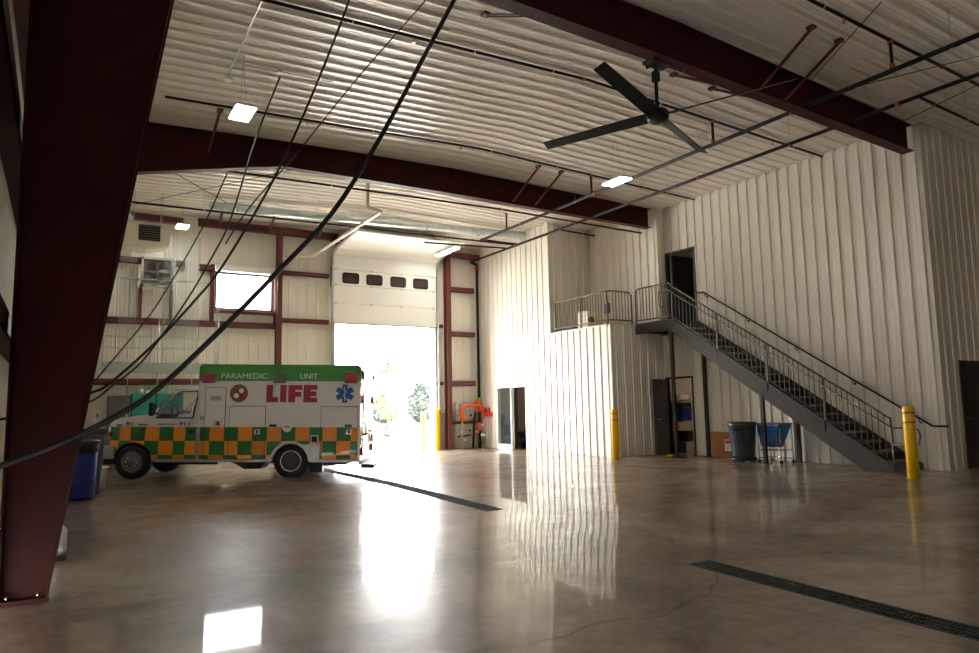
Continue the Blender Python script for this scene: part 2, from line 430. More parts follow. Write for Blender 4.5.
# trims: corner flashings and base angles
t=B(); t.box((XP-.03,YE-.035,-.02),(XP+.06,YE+.02,ZM)); t.box((XP-.035,YE-.02,-.02),(XP+.0,YE+.05,ZM)); struct(t.obj('trim_1',M['liner']))
t=B(); t.box((XP-.035,YR-.03,ZM),(XP+.06,YR+.06,roof(XP)-.01)); struct(t.obj('trim_2',M['liner']))
t=B(); t.box((XP-.05,YE-.05,ZM),(XP+.14,YR,ZM+.03)); t.box((XP-.05,YE-.06,ZM),(XS,YE+.1,ZM+.03)); struct(t.obj('trim_4',M['liner']))
t=B(); t.box((XM-.035,14.565,ZM),(XM+.06,14.65,roof(XM)-.01)); struct(t.obj('trim_5',M['liner']))

# left wall girts + back wall girts (horizontal red members), one mesh each
k=6
for z in (2.25,4.1,5.9):
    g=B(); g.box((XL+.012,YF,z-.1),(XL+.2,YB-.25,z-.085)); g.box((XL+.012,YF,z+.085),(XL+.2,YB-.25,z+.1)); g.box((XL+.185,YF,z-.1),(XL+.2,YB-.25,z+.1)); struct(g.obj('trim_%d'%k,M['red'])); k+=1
def girt(x0,x1,z,h=.17):
    global k
    g=B(); g.box((x0,YB-.19,z-h/2),(x1,YB-.17,z+h/2)); g.box((x0,YB-.19,z+h/2-.02),(x1,YB-.02,z+h/2)); g.box((x0,YB-.19,z-h/2),(x1,YB-.02,z-h/2+.02))
    struct(g.obj('trim_%d'%k,M['redgirt'])); k+=1
for args in ((XL+.2,5.66,4.05),(XL+.2,5.66,2.33),(.2,1.85,5.78),(2.75,3.0,5.78),(3.4,3.78,5.73),(5.80,7.35,5.77,.13),(5.80,7.35,4.26,.13),(5.80,7.35,2.33,.13),(11.7,12.80,5.66),(11.7,12.80,4.04),(11.7,12.80,2.28),(11.2,11.5,4.3,.12),(11.2,11.5,2.28,.12),(11.7,12.80,.9,.1),(XL+.2,XP,.08,.1)):
    if args[2]!=.08: girt(*args)

# ------------------------------------------------------------------ steel frame
def ibeam_strip(name, label, cat, pts_top, pts_bot, yfun, fw=.2, tw=.015):
    """built-up I member in a vertical plane: web polygon plus top and bottom flange"""
    t=thing(name,label,cat,(pts_bot[0][0],yfun(pts_bot[0][0]),pts_bot[0][1]))
    o=V(t.location)
    def P(x,z,dy): return V((x,yfun(x)+dy,z))-o
    w=B(); n=len(pts_top)
    for i in range(n-1):
        (xa,za),(xb,zb)=pts_top[i],pts_top[i+1]; (xc,zc),(xd,zd)=pts_bot[i],pts_bot[i+1]
        w.hexa([P(xc,zc,-tw/2),P(xd,zd,-tw/2),P(xd,zd,tw/2),P(xc,zc,tw/2),P(xa,za,-tw/2),P(xb,zb,-tw/2),P(xb,zb,tw/2),P(xa,za,tw/2)])
    w.obj('web',M['red'],t)
    for nm,pp,s in (('top_flange',pts_top,-1),('bottom_flange',pts_bot,1)):
        w=B()
        for i in range(len(pp)-1):
            (xa,za),(xb,zb)=pp[i],pp[i+1]
            dn=V((-(zb-za),0,xb-xa)).normalized()*.018*s
            A=[P(xa,za,-fw/2),P(xb,zb,-fw/2),P(xb,zb,fw/2),P(xa,za,fw/2)]
            w.hexa(A+[q+V((dn.x,0,dn.z)) for q in A])
        w.obj(nm,M['red'],t)
    return t
def ysk(x): return 7.08+.03*x
RT_=[(.95,7.13),(1.3,7.15),(4.0,7.24),(8.0,7.32),(15.0,7.13)]
RB_=[(.95,6.08),(1.3,6.15),(4.0,6.67),(8.0,6.67),(15.0,6.56)]
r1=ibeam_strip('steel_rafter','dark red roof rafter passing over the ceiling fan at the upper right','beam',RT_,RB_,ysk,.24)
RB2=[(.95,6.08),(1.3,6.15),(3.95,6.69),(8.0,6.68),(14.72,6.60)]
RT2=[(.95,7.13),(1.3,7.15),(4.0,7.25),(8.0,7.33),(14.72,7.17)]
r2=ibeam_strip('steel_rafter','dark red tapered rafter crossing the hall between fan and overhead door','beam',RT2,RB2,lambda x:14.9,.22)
for r,x in ((r1,1.0),(r1,8.0),(r2,4.0),(r2,8.0),(r2,12.0)):
    pass
def column(label,y,zb_):
    t=thing('steel_column',label,'column',(-.36,y,zb_))
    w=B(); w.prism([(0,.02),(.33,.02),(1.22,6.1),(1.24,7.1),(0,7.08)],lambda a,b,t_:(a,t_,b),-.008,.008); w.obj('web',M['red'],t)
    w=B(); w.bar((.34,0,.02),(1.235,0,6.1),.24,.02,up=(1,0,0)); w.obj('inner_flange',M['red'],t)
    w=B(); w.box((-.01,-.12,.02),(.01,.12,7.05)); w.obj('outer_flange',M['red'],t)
    w=B(); w.box((-.03,-.125,-.01),(.36,.125,.025)); 
    w.obj('base_plate',M['red'],t)
    for bx in (.06,.28):
        for s in (-1,1):
            q=B(); q.cyl((bx,s*.09,.02),(bx,s*.09,.07),.014,6); q.obj('anchor_bolt',M['steel'],t)
    w=B()
    for z in (2.0,3.6,): w.box((.0,-.12,z-.008),(.33+.89*(z/6.1)-.02,-.008,z+.004))
    return t
column('huge dark red tapered steel column filling the left foreground',7.28,-.09)
column('dark red tapered steel column standing behind the near one at the left wall',14.9,-.05)
# braces between rafters and roof
def brace(x,y0,z0,y1,lab):
    t=thing('flange_brace',lab,'brace',(x,y0,z0),'red angle braces from the rafters to the roof')
    dy=y1-y0; dz=roof(x)-.07-z0
    b_=B(); b_.bar((0,0,0),(0,dy,dz),.05,.008); b_.bar((.02,0,0),(.02,dy,dz),.008,.05); b_.obj('angle',M['redgirt'],t)
    b_=B(); b_.box((-.05,dy-.06,dz-.02),(.05,dy+.06,dz+.03)); b_.obj('clip',M['redgirt'],t)
for x,lab in ((9.85,'left red brace of the pair rising from the second rafter beside the LED panel'),(10.55,'right red brace of the pair rising from the second rafter beside the LED panel'),(2.4,'lone red brace on the second rafter near the left column')):
    brace(x,14.8,6.72,13.62,lab)
for x,lab in ((9.9,'left red brace of the pair above the near rafter, right of the fan'),(10.64,'right red brace of the pair above the near rafter, right of the fan')):
    brace(x,ysk(x)-.1,6.68,6.25,lab)
brace(5.2,ysk(5.2)+.1,6.70,8.42,'red brace at the top of the photo where the near rafter leaves the frame')
brace(9.2,ysk(9.2)+.1,6.68,8.5,'short red brace behind the near rafter just right of the fan rod')
brace(10.2,ysk(10.2)+.1,6.68,8.5,'short red brace behind the near rafter above the sprinkler main')

# back wall posts, eave beam
def hcol(name,label,cat,x,y,z0,z1,w=.16,d=.2,m='redgirt'):
    b_=B(); b_.box((x-w/2,y-d,z0),(x+w/2,y-d+.014,z1)); b_.box((x-w/2,y-.014,z0),(x+w/2,y,z1)); b_.box((x-.006,y-d,z0),(x+.006,y,z1))
    o=b_.obj(name,M[m]); return tag(o,label,cat)
hcol('wall_column','red steel wall column between the bright window and the overhead door','column',5.70,YB-.22,0,7.0)
hcol('wall_column','red steel wall column just right of the overhead door','column',11.6,YB-.22,0,7.0,.17,.25)
b_=B(); b_.box((3.3,YB-.45,6.92),(7.6,YB-.25,6.94)); b_.box((3.3,YB-.36,6.94),(7.6,YB-.34,7.12)); b_.box((3.3,YB-.45,7.12),(7.6,YB-.25,7.14))
tag(b_.obj('eave_beam',M['redgirt']),'red horizontal beam at the top of the back wall above the window','beam')
b_=B(); b_.box((.0,YB-.45,6.9),(2.9,YB-.25,7.08)); tag(b_.obj('eave_beam',M['redgirt']),'dark red beam high on the back wall behind the unit heater','beam')
b_=B(); b_.box((11.5,YB-.45,6.75),(12.9,YB-.25,6.95)); tag(b_.obj('eave_beam',M['redgirt']),'short red beam high up right of the overhead door','beam')
for x,lab in ((3.85,'first'),(5.35,'second'),(6.9,'third')):
    b_=B(); b_.bar((x,YB-.45,6.9),(x,YB-1.0,roof(x)-.04),.07,.05); tag(b_.obj('flange_brace',M['redgirt']),{'first':'small red brace on the back wall beam left of the window','second':'small red brace on the back wall beam near the window post','third':'small red brace on the back wall beam near the overhead door'}[lab],'brace','small red braces along the back wall beam')
for x,z0,z1,lab in ((3.78,4.13,5.85,'left'),(5.66,4.13,5.85,'right')):
    g=B(); g.box((x-.05,YB-.17,z0),(x+.05,YB-.01,z1)); struct(g.obj('trim_%d'%k,M['redgirt'])); k+=1
g=B(); g.box((3.83,YB-.15,4.40),(5.61,YB-.01,4.47)); struct(g.obj('trim_%d'%k,M['redgirt'])); k+=1
for x in (1.86,2.66):
    g=B(); g.box((x-.04,YB-.17,4.13),(x+.04,YB-.01,5.0)); struct(g.obj('trim_%d'%k,M['redgirt'])); k+=1

g=B(); g.box((7.45,YB-.13,5.45),(11.3,YB-.02,6.1)); struct(g.obj('trim_%d'%k,M['redgirt'])); k+=1
# window with rolled shade
w=B()
for a,b_ in (((3.88,YB-.03,4.53),(5.57,YB+.08,4.57)),((3.88,YB-.03,5.60),(5.57,YB+.08,5.64)),((3.88,YB-.03,4.53),(3.92,YB+.08,5.64)),((5.53,YB-.03,4.53),(5.57,YB+.08,5.64))): w.box(a,b_)
wo=struct(w.obj('window_1',M['door_dark']),'bright window high on the back wall')
g=B(); g.box((3.92,YB+.02,4.57),(5.53,YB+.028,5.60)); g.obj('pane',M['glass'],wo)
w=B(); w.box((3.83,YB-.2,5.66),(5.62,YB-.03,5.86)); tag(w.obj('window_valance',M['white'],bevel=.02),'white box valance over the bright back wall window','valance')

# ------------------------------------------------------------------ overhead door (raised, high-lift)
d1=bpy.data.objects.new('door_1',None); COL.objects.link(d1); d1.location=(9.36,YB,0); struct(d1,'raised white sectional overhead door')
def dl(x,y,z): return (x-9.36,y-YB,z)
yd=YB-.22
secs=[(4.24,4.90,0),(4.90,5.50,0),(5.50,6.02,1),(6.02,6.50,0)]
for (za,zb,win) in secs:
    holes=[]
    if win:
        for wc in (8.07,8.90,9.77,10.62):
            a=.26; h=.155; r=.07; cx=wc; cz=5.745; pts=[]
            for (sx,sz,a0) in ((1,1,0),(-1,1,90),(-1,-1,180),(1,-1,270)):
                for q in range(4):
                    an=math.radians(a0+q*30); pts.append((cx+sx*(a-r)+r*math.cos(an),cz+sz*(h-r)+r*math.sin(an)))
            holes.append(pts)
    w=B(); w.plate([(7.50,za+.006),(11.22,za+.006),(11.22,zb-.006),(7.50,zb-.006)],holes,lambda a,b2,t_:dl(a,t_,b2),yd,yd+.05)
    po=w.obj('door_panel',M['door_white'],d1)
    for hpts in holes:
        cx=sum(p[0] for p in hpts)/len(hpts); cz=sum(p[1] for p in hpts)/len(hpts)
        sc=[(cx+(p[0]-cx)*1.12,cz+(p[1]-cz)*1.18) for p in hpts]; si=[(cx+(p[0]-cx)*.93,cz+(p[1]-cz)*.9) for p in hpts]
        w=B(); w.plate(sc,[si],lambda a,b2,t_:dl(a,t_,b2),yd-.012,yd+.002); fr=w.obj('window_frame',M['black'],d1)
        w=B(); w.prism(si,lambda a,b2,t_:dl(a,t_,b2),yd+.02,yd+.024); w.obj('pane',M['glass'],fr)
# horizontal leaf on the tracks, curving back over the hall
w=B(); zt=6.5
for (y0,z0,y1,z1) in ((yd,6.5,yd-.35,6.62),(yd-.36,6.625,yd-1.2,6.72),(yd-1.21,6.722,yd-2.1,6.80)):
    w.hexa([dl(7.5,y0,z0),dl(11.22,y0,z0),dl(11.22,y1,z1),dl(7.5,y1,z1),dl(7.5,y0+.02,z0+.05),dl(11.22,y0+.02,z0+.05),dl(11.22,y1+.02,z1+.05),dl(7.5,y1+.02,z1+.05)])
w.obj('overhead_panel',M['door_white'],d1)
w=B(); w.cyl(dl(7.3,yd-.15,6.95),dl(11.6,yd-.15,6.95),.03,10); w.cyl(dl(7.35,yd-.15,6.95),dl(7.55,yd-.15,6.95),.13,14); w.cyl(dl(11.2,yd-.15,6.95),dl(11.45,yd-.15,6.95),.13,14); w.cyl(dl(8.4,yd-.15,6.95),dl(10.2,yd-.15,6.95),.07,12); w.obj('torsion_shaft',M['black'],d1)
for x in (7.45,11.27):
    w=B(); w.box(dl(x-.03,yd-.05,0),dl(x+.03,yd+.03,6.4)); w.tube([dl(x,yd-.01,6.3),dl(x,yd-.08,6.5),dl(x,yd-.3,6.62),dl(x,yd-1.2,6.74),dl(x,yd-2.6,6.86)],.028,8,4); w.obj('track',M['galv'],d1)
for zz in (4.9,5.5,6.02):
    for x in (7.56,8.8,9.9,11.1):
        w=B(); w.box(dl(x-.035,yd-.012,zz-.04),dl(x+.035,yd,zz+.04)); w.obj('hinge',M['galv'],d1)
w=B(); w.box(dl(7.5,yd-.02,4.21),dl(11.22,yd+.06,4.24)); w.obj('bottom_seal',M['grey'],d1)
w=B()
for x in (7.50,11.16): w.box(dl(x-.0,YB-.2,-.08),dl(x+.06,YB+.2,4.3))
w.box(dl(7.5,YB-.04,4.27),dl(11.22,YB+.2,4.33)); w.obj('jamb',M['galv'],d1)

# ------------------------------------------------------------------ outdoors
g=B(); g.box((-60,YB+.2,-.25),(90,34,-.09)); struct(g.obj('ground_apron',M['concrete_out']))
g=B(); g.box((-90,34,-.3),(130,160,-.1)); struct(g.obj('ground_lawn',M['lawn']))
def leaf_cloud(name,mt,c,rx,rz,n,size,parent,seed):
    rd=random.Random(seed); w=B()
    for i in range(n):
        u=rd.uniform(0,2*PI); h=rd.uniform(-1,1); rr=(1-h*h)**.5*(rd.random()**.4)
        taper=1-.45*max(0,h)
        p=V((c[0]+rx*rr*math.cos(u)*taper,c[1]+rx*rr*math.sin(u)*taper,c[2]+rz*h))
        e1=V((rd.gauss(0,1),rd.gauss(0,1),rd.gauss(0,1))).normalized()*size*rd.uniform(.6,1.3); e2=e1.cross(V((rd.gauss(0,1),rd.gauss(0,1),rd.gauss(0,1)))).normalized()*size*.6
        w.quad(p-e1,p+e2,p+e1,p-e2)
    return w.obj(name,mt,parent)
def tree(label,x,y,h,r,seed,mt,n=900,size=.16,h0=.28,thin=True):
    t=thing('tree',label,'tree',(x,y,-.1)); rd=random.Random(seed)
    w=B(); w.cyl((0,0,0),(0,0,h*.85),.07*h/5,8,r2=.02)
    for i in range(9):
        a=rd.uniform(0,2*PI); z=h*(h0+.06*i); w.cyl((0,0,z),(math.cos(a)*r*.8,math.sin(a)*r*.8,z+h*.16),.02*h/5,5,r2=.006)
    w.obj('trunk',M['bark'],t)
    leaf_cloud('foliage',mt,(0,0,h*(1+h0)/2),r,h*(1-h0)/2,n,size,t,seed)
tree('young yellow-leaved tree seen through the overhead door',16.3,38.0,4.2,.95,3,M['yleaf'],600,.12,.22)
for i,(x,y,h,r) in enumerate(((29.0,60,3.9,1.5),(30.6,63,3.4,1.6),(27.0,64,3.0,1.6),(33.5,66,4.2,1.9))):
    tree(['hazy green tree in the middle distance behind the yellow tree','low hazy green tree far outside near the right door jamb','pale distant green tree left behind the yellow tree','distant green tree hidden mostly by the right door jamb'][i],x,y,h,r,20+i,M['gleaf'],900,.2,.05)
t=thing('street_lamp','thin street lamp pole outside beyond the overhead door','lamp',(19.8,46,-.1))
w=B(); w.cyl((0,0,0),(0,0,6.8),.07,8,r2=.05); w.obj('pole',M['pole'],t)
w=B(); w.bar((0,0,6.75),(-.3,0,6.8),.06,.05); w.box((-.7,-.12,6.75),(-.3,.12,6.85)); w.obj('lamp_head',M['pole'],t)
t=thing('shrub','small dark green shrub at the foot of the yellow tree','shrub',(15.2,35.5,-.1))
leaf_cloud('foliage',M['gleaf'],(0,0,.35),.3,.35,160,.08,t,9); w=B(); w.cyl((0,0,0),(0,0,.4),.02,6); w.obj('stem',M['bark'],t)

# ------------------------------------------------------------------ bollards
def bollard(label,x,y,h=1.3,r=.1,stripes=True,z=0):
    t=thing('bollard',label,'bollard',(x,y,z),'yellow bollards')
    w=B(); w.lathe([(r,0),(r,h-.05),(r*.96,h-.02),(r*.8,h)],n=24); w.obj('sleeve',M['yellow'],t)
    if stripes:
        for zz in (h-.13,h-.30):
            w=B(); w.lathe([(r+.003,zz),(r+.003,zz+.025)],n=24); w.obj('stripe',M['redstripe'],t)
bollard('yellow bollard with two red bands in front of the stair foot',13.28,7.07)
bollard('yellow bollard with red bands at the corner of the white partition',12.55,14.25,1.32,.1)
bollard('yellow bollard inside the hall beside the right jamb of the overhead door',11.12,21.7,1.4,.10,False)
bollard('yellow bollard outside the overhead door beside its right jamb',11.32,23.2,1.38,.09,False,-.09)

# ------------------------------------------------------------------ staircase
st=thing('steel_staircase','dark bronze steel staircase rising along the ribbed wall to the mezzanine door','staircase',(14.0,7.96,0))
def sp(x,y,z): return (x-14.0,y-7.96,z)
RISE=ZM/19; RUN=(13.45-7.96)/18; SL=RISE/RUN
for x in (14.0,15.0):
    w=B(); xa,xb=x-.03,x+.01
    poly=[(7.78,.0),(8.40,.0),(13.55,3.40),(14.83,3.40),(14.83,3.70),(13.43,3.70),(7.78,.12)]
    w.prism(poly,lambda a,b2,t_:sp(t_,a,b2),xa,xb); w.obj('stringer',M['stairp'],st)
w=B(); w.box(sp(14.01,13.45,3.60),sp(15.0,14.83,3.65)); w.box(sp(14.01,14.0,3.42),sp(15.0,14.06,3.6)); w.box(sp(14.01,14.6,3.42),sp(15.0,14.66,3.6)); w.obj('landing',M['tread'],st)
for i in range(18):
    z=RISE*(i+1); y=7.96+RUN*i
    w=B(); w.box(sp(14.01,y,z-.045),sp(15.0,y+RUN+.02,z)); to=w.obj('tread',M['nosing'],st)
    w=B(); w.box(sp(14.01,y+RUN-.01,z),sp(15.0,y+RUN,z+RISE-.045)); w.obj('riser',M['tread'],to)
# posts
for (x,y,zt,nm) in ((14.0,13.5,3.4,''),(14.0,10.75,1.62,''),(14.93,13.25,3.2,''),(14.93,10.52,1.5,'')):
    w=B(); w.box(sp(x-.04,y-.04,0),sp(x+.04,y+.04,zt)); w.box(sp(x-.1,y-.08,0),sp(x+.1,y+.08,.012)); w.obj('support_post',M['stairp'],st)
# guardrail on the open side
gr=bpy.data.objects.new('guardrail',None); COL.objects.link(gr); gr.parent=st
xr=13.99
def rz(y): return 1.06+(y-7.80)*SL if y<13.43 else 4.69    # top rail height
def bz(y): return .22+(y-7.80)*SL-.02 if y<13.43 else 3.78
w=B(); w.tube([sp(xr,7.80,.1),sp(xr,7.80,.98),sp(xr,7.87,1.09),sp(xr,8.2,1.06+.4*SL)],.021,8,3)
w.tube([sp(xr,8.2,1.06+.4*SL),sp(xr,13.35,rz(13.35)),sp(xr,13.5,4.69),sp(xr,14.72,4.69),sp(xr,14.8,4.62),sp(xr,14.8,3.68)],.021,8)
w.obj('top_rail',M['railp'],gr)
w=B(); w.tube([sp(xr,7.82,.22),sp(xr,13.40,bz(13.40)),sp(xr,13.5,3.78),sp(xr,14.8,3.78)],.018,8); w.obj('bottom_rail',M['railp'],gr)
w=B(); w.tube([sp(xr-.05,13.2,rz(13.2)-.16),sp(xr-.05,13.5,4.5),sp(xr-.05,13.75,4.5),sp(xr-.05,13.83,4.4),sp(xr-.05,13.83,4.12),sp(xr-.05,13.7,4.05)],.018,8,2)
w.tube([sp(xr-.05,13.2,rz(13.2)-.16),sp(xr-.05,7.75,rz(7.75)-.16),sp(xr-.05,7.4,.89),sp(xr-.05,7.27,.85),sp(xr-.05,7.24,.72),sp(xr-.05,7.28,.58),sp(xr-.05,7.4,.55),sp(xr-.05,7.8,.55)],.018,8); w.obj('handrail',M['railp'],gr)
for y in (9.18,10.55,11.95,13.4):
    w=B(); w.box(sp(xr-.02,y-.02,bz(y)-.28),sp(xr+.02,y+.02,rz(y))); w.obj('rail_post',M['railp'],gr)
y=7.93
while y<14.75:
    if min(abs(y-q) for q in (9.18,10.55,11.95,13.4))>.05:
        w=B(); w.box(sp(xr-.007,y-.007,bz(y)),sp(xr+.007,y+.007,rz(y)-.01)); w.obj('baluster',M['railp'],gr)
    y+=.1215
t=thing('wall_handrail','dark handrail bracketed to the ribbed wall above the stairs','handrail',(14.94,7.21,.88))
def wp(x,y,z): return (x-14.94,y-7.21,z-.88)
w=B(); w.tube([wp(14.94,7.21,.88),wp(14.94,7.5,.88),wp(14.94,13.15,4.44),wp(14.94,13.4,4.46)],.021,8); w.obj('rail',M['black'],t)
for y in (7.75,9.1,10.45,11.8,13.1):
    z=.88+(y-7.5)*.63-.05; w=B(); w.tube([wp(14.94,y,z+.04),wp(14.94,y,z-.03),wp(15.04,y,z-.05)],.01,6); w.lathe([(.03,0),(.03,.01)],c=wp(15.035,y,z-.05),axis='x',n=10); w.obj('bracket',M['black'],t)
# mezzanine railing
mr=thing('mezzanine_railing','grey tube railing along the edge of the white mezzanine block','railing',(13.1,14.9,ZM+.03))
def mp(x,y,z): return (x-13.1,y-14.9,z-ZM-.03)
w=B(); w.tube([mp(13.1,17.58,4.62),mp(13.1,15.0,4.62),mp(13.12,14.93,4.62),mp(13.2,14.9,4.62),mp(13.82,14.9,4.62),mp(13.92,14.9,4.54),mp(13.92,14.9,3.68)],.022,8); w.obj('top_rail',M['railp'],mr)
w=B(); w.tube([mp(13.1,17.58,3.8),mp(13.1,14.93,3.8),mp(13.15,14.9,3.8),mp(13.92,14.9,3.8)],.018,8); w.obj('bottom_rail',M['railp'],mr)
for (x,y) in ((13.1,17.45),(13.1,16.2),(13.1,15.02)):
    w=B(); w.box(mp(x-.02,y-.02,3.68),mp(x+.02,y+.02,4.62)); w.obj('rail_post',M['railp'],mr)
y=17.33
while y>15.08:
    if abs(y-16.2)>.05:
        w=B(); w.box(mp(13.093,y-.007,3.8),mp(13.107,y+.007,4.61)); w.obj('baluster',M['railp'],mr)
    y-=.122
x=13.22
while x<13.88:
    w=B(); w.box(mp(x-.007,14.893,3.8),mp(x+.007,14.907,4.61)); w.obj('baluster',M['railp'],mr); x+=.115
# compressor on the mezzanine
t=thing('air_compressor','beige boxed machine with yellow label on the mezzanine behind the railing','compressor',(13.80,16.6,ZM+.0))
w=B(); w.box((-.30,-.25,.1),(.30,.25,.62)); w.obj('cabinet',M['beige'],t,bevel=.03)
w=B(); w.cyl((-.17,-.27,.32),(-.17,-.25,.32),.115,16); w.obj('fan_grille',M['black'],t)
w=B(); w.box((-.02,-.257,.2),(.08,-.25,.52)); w.obj('yellow_label',M['yellow'],t)
for xx in (-.25,.25):
    w=B(); w.box((xx-.03,-.2,0),(xx+.03,.2,.1)); w.obj('foot',M['black'],t)
w=B(); w.box((XM-.06,16.75,4.30),(XM,16.95,4.62)); tag(w.obj('switch_box',M['grey'],bevel=.01),'small grey disconnect box on the mezzanine wall','switch')
w=B(); w.box((XM-.02,15.2,3.95),(XM,15.3,4.08)); tag(w.obj('wall_outlet',M['white']),'white outlet low on the mezzanine wall near the gap in the railing','outlet')

# ------------------------------------------------------------------ doors
def lever(parent,p,dirx,axis='y',m='steel'):
    x,y,z=p; w=B()
    if axis=='y':   # door face normal along -y
        w.cyl((x,y,z),(x,y-.05,z),.012,8); w.bar((x,y-.05,z),(x+dirx*.12,y-.05,z),.02,.02); w.cyl((x,y,z),(x,y-.008,z),.03,12)
    else:
        w.cyl((x,y,z),(x-.05,y,z),.012,8); w.bar((x-.05,y,z),(x-.05,y+dirx*.12,z),.02,.02); w.cyl((x,y,z),(x-.008,y,z),.03,12)
    return w.obj('door_handle',M[m],parent)
# glazed frame on the partition: fixed glass leaf + open leaf
w=B()
for a,b2 in (((XP-.03,20.83,0),(XP+.1,20.88,2.12)),((XP-.03,19.05,0),(XP+.1,19.10,2.12)),((XP-.03,19.95,0),(XP+.08,20.0,2.12)),((XP-.03,19.05,2.07),(XP+.1,20.88,2.12)),((XP-.03,20.0,0),(XP+.08,20.83,.16))): w.box(a,b2)
d2=struct(w.obj('door_2',M['white']),'white framed glass leaf and open doorway in the partition')
w=B(); w.box((XP+.02,20.0,.16),(XP+.03,20.83,2.07)); w.obj('pane',M['glass'],d2)
lf=bpy.data.objects.new('open_leaf',None); COL.objects.link(lf); lf.parent=d2; lf.location=(XP+.1,19.97,0); lf.rotation_euler=(0,0,math.radians(50))
w=B(); w.box((0,-.022,.01),(.88,.022,2.06)); w.obj('leaf_panel',M['door_dark'],lf)
w=B(); w.cyl((.8,-.022,1.0),(.8,-.07,1.0),.012,8); w.bar((.8,-.07,1.0),(.68,-.07,1.0),.02,.02); w.obj('door_handle',M['steel'],lf)
# flush white door with just a handle
w=B(); w.box((XP-.006,15.95,.02),(XP-.002,16.85,2.1)); d3=struct(w.obj('door_3',M['liner']),'flush white door in the partition')
lever(d3,(XP-.006,16.78,1.08),-1,'x')
# doorway below the landing
w=B()
for a,b2 in (((XS-.04,13.75,0),(XS+.1,13.80,2.18)),((XS-.04,14.75,0),(XS+.1,14.79,2.18)),((XS-.04,13.75,2.13),(XS+.1,14.79,2.18))): w.box(a,b2)
d4=struct(w.obj('door_4',M['door_dark']),'dark door standing open below the landing')
lf=bpy.data.objects.new('door_leaf',None); COL.objects.link(lf); lf.parent=d4; lf.location=(15.0,14.76,0); lf.rotation_euler=(0,0,math.radians(22))
w=B(); w.box((-.9,-.022,.01),(0,.022,2.12)); w.obj('leaf_panel',M['door_dark'],lf)
w=B(); w.cyl((-.83,-.02,1.0),(-.83,-.08,1.0),.012,8); w.bar((-.83,-.08,1.0),(-.71,-.08,1.0),.02,.022); w.cyl((-.83,-.022,1.0),(-.83,-.032,1.0),.03,12); w.obj('door_handle',M['steel'],lf)
w=B(); w.box((-.45,-.06,2.0),(-.2,-.022,2.07)); w.obj('door_closer',M['greybin'],lf)
# door at the head of the stairs
w=B()
for a,b2 in (((XS-.03,13.47,ZM),(XS+.1,13.53,5.80)),((XS-.03,14.52,ZM),(XS+.1,14.58,5.80)),((XS-.03,13.47,5.74),(XS+.1,14.58,5.80))): w.box(a,b2)
d5=struct(w.obj('door_5',M['door_dark']),'open doorway at the head of the stairs')
w=B(); w.box((XS+.1,14.42,ZM+.01),(XS+1.0,14.47,5.73)); w.obj('door_leaf',M['door_dark'],d5)
# right hand door
w=B()
for a,b2 in (((XS+.70,YC-.03,0),(XS+.75,YC+.1,2.2)),((XS+1.68,YC-.03,0),(XS+1.73,YC+.1,2.2)),((XS+.70,YC-.03,2.15),(XS+1.73,YC+.1,2.2))): w.box(a,b2)
d6=struct(w.obj('door_6',M['door_dark']),'dark closed door at the right edge')
w=B(); w.box((XS+.75,YC+.0,0.01),(XS+1.68,YC+.04,2.15)); lf=w.obj('door_leaf',M['door_dark'],d6)
lever(lf,(XS+.83,YC,1.02),1,'y')

# ------------------------------------------------------------------ sprinkler pipework
def pipe(label,pts,r,couplings=(),hang=(),grp='sprinkler pipes under the ceiling',drops=()):
    o=V(pts[0]); t=thing('sprinkler_pipe',label,'pipe',o,grp)
    w=B(); w.tube([V(p)-o for p in pts],r,10); w.obj('pipe',M['pipe'],t)
    for c in couplings:
        c=V(c)-o; d=(V(pts[1])-V(pts[0])).normalized()
        w=B(); w.cyl(c-d*.04,c+d*.04,r*1.35,10); w.obj('coupling',M['orange_fit'],t)
    for h in hang:
        c=V(h); q=c-o; w=B(); w.cyl(q,(q.x,q.y,roof(c.x)-o.z),.005,5); w.cyl(q-V((.012,0,0)),q+V((.012,0,0)),r*1.25,10); w.obj('hanger',M['galv'],t)
    for h in drops:
        q=V(h)-o; w=B(); w.cyl(q,q-V((0,0,.09)),.014,8); w.cyl(q-V((0,0,.09)),q-V((0,0,.1)),.03,8); w.obj('sprinkler_head',M['brass'],t)
    return t
def bzp(x): return roof(x)-.30
def branch(label,y,x0,x1,r=.024,cps=(),heads=(),hg=(),drop=.09):
    bzp=lambda x: roof(x)-drop
    pts=[(x0,y,bzp(x0))]+([(8.0,y,bzp(8.0))] if x0<8<x1 else [])+[(x1,y,bzp(x1))]
    pipe(label,pts,r,[(c,y,bzp(c)) for c in cps],[(c,y,bzp(c)) for c in hg],drops=[(c,y,bzp(c)) for c in heads])
branch('black sprinkler branch pipe crossing behind the ceiling fan',9.44,1.0,15.0,.026,(7.9,11.27,12.3),(4.5,9.5,13.2),(3.5,5.6,7.2,9.8,13.9))
branch('black sprinkler branch pipe just in front of the second rafter',13.33,1.41,15.0,.024,(8.9,11.27,13.0),(4.0,7.5,13.5),(3.0,5.4,8.3,10.2,13.9))
pipe('black sprinkler branch pipe tucked just behind the second rafter',[(2.85,15.4,6.60),(9.85,15.4,6.67),(14.72,15.2,6.53)],.024,[(9.85,15.4,6.67),(11.2,15.34,6.64),(12.5,15.3,6.6)],[(5.2,15.4,6.62),(9.9,15.4,6.67)])
pipe('black sprinkler branch pipe nearest the back wall above the overhead door',[(1.33,18.9,6.62),(12.57,18.72,6.67)],.026,[(9.6,18.8,6.65)],[(3.0,18.87,6.62),(6.0,18.83,6.63),(8.4,18.8,6.65)])
branch('black sprinkler branch stub in the recess above the mezzanine',17.3,13.15,14.7,.024,(13.4,),(),(14.2,),drop=.3)
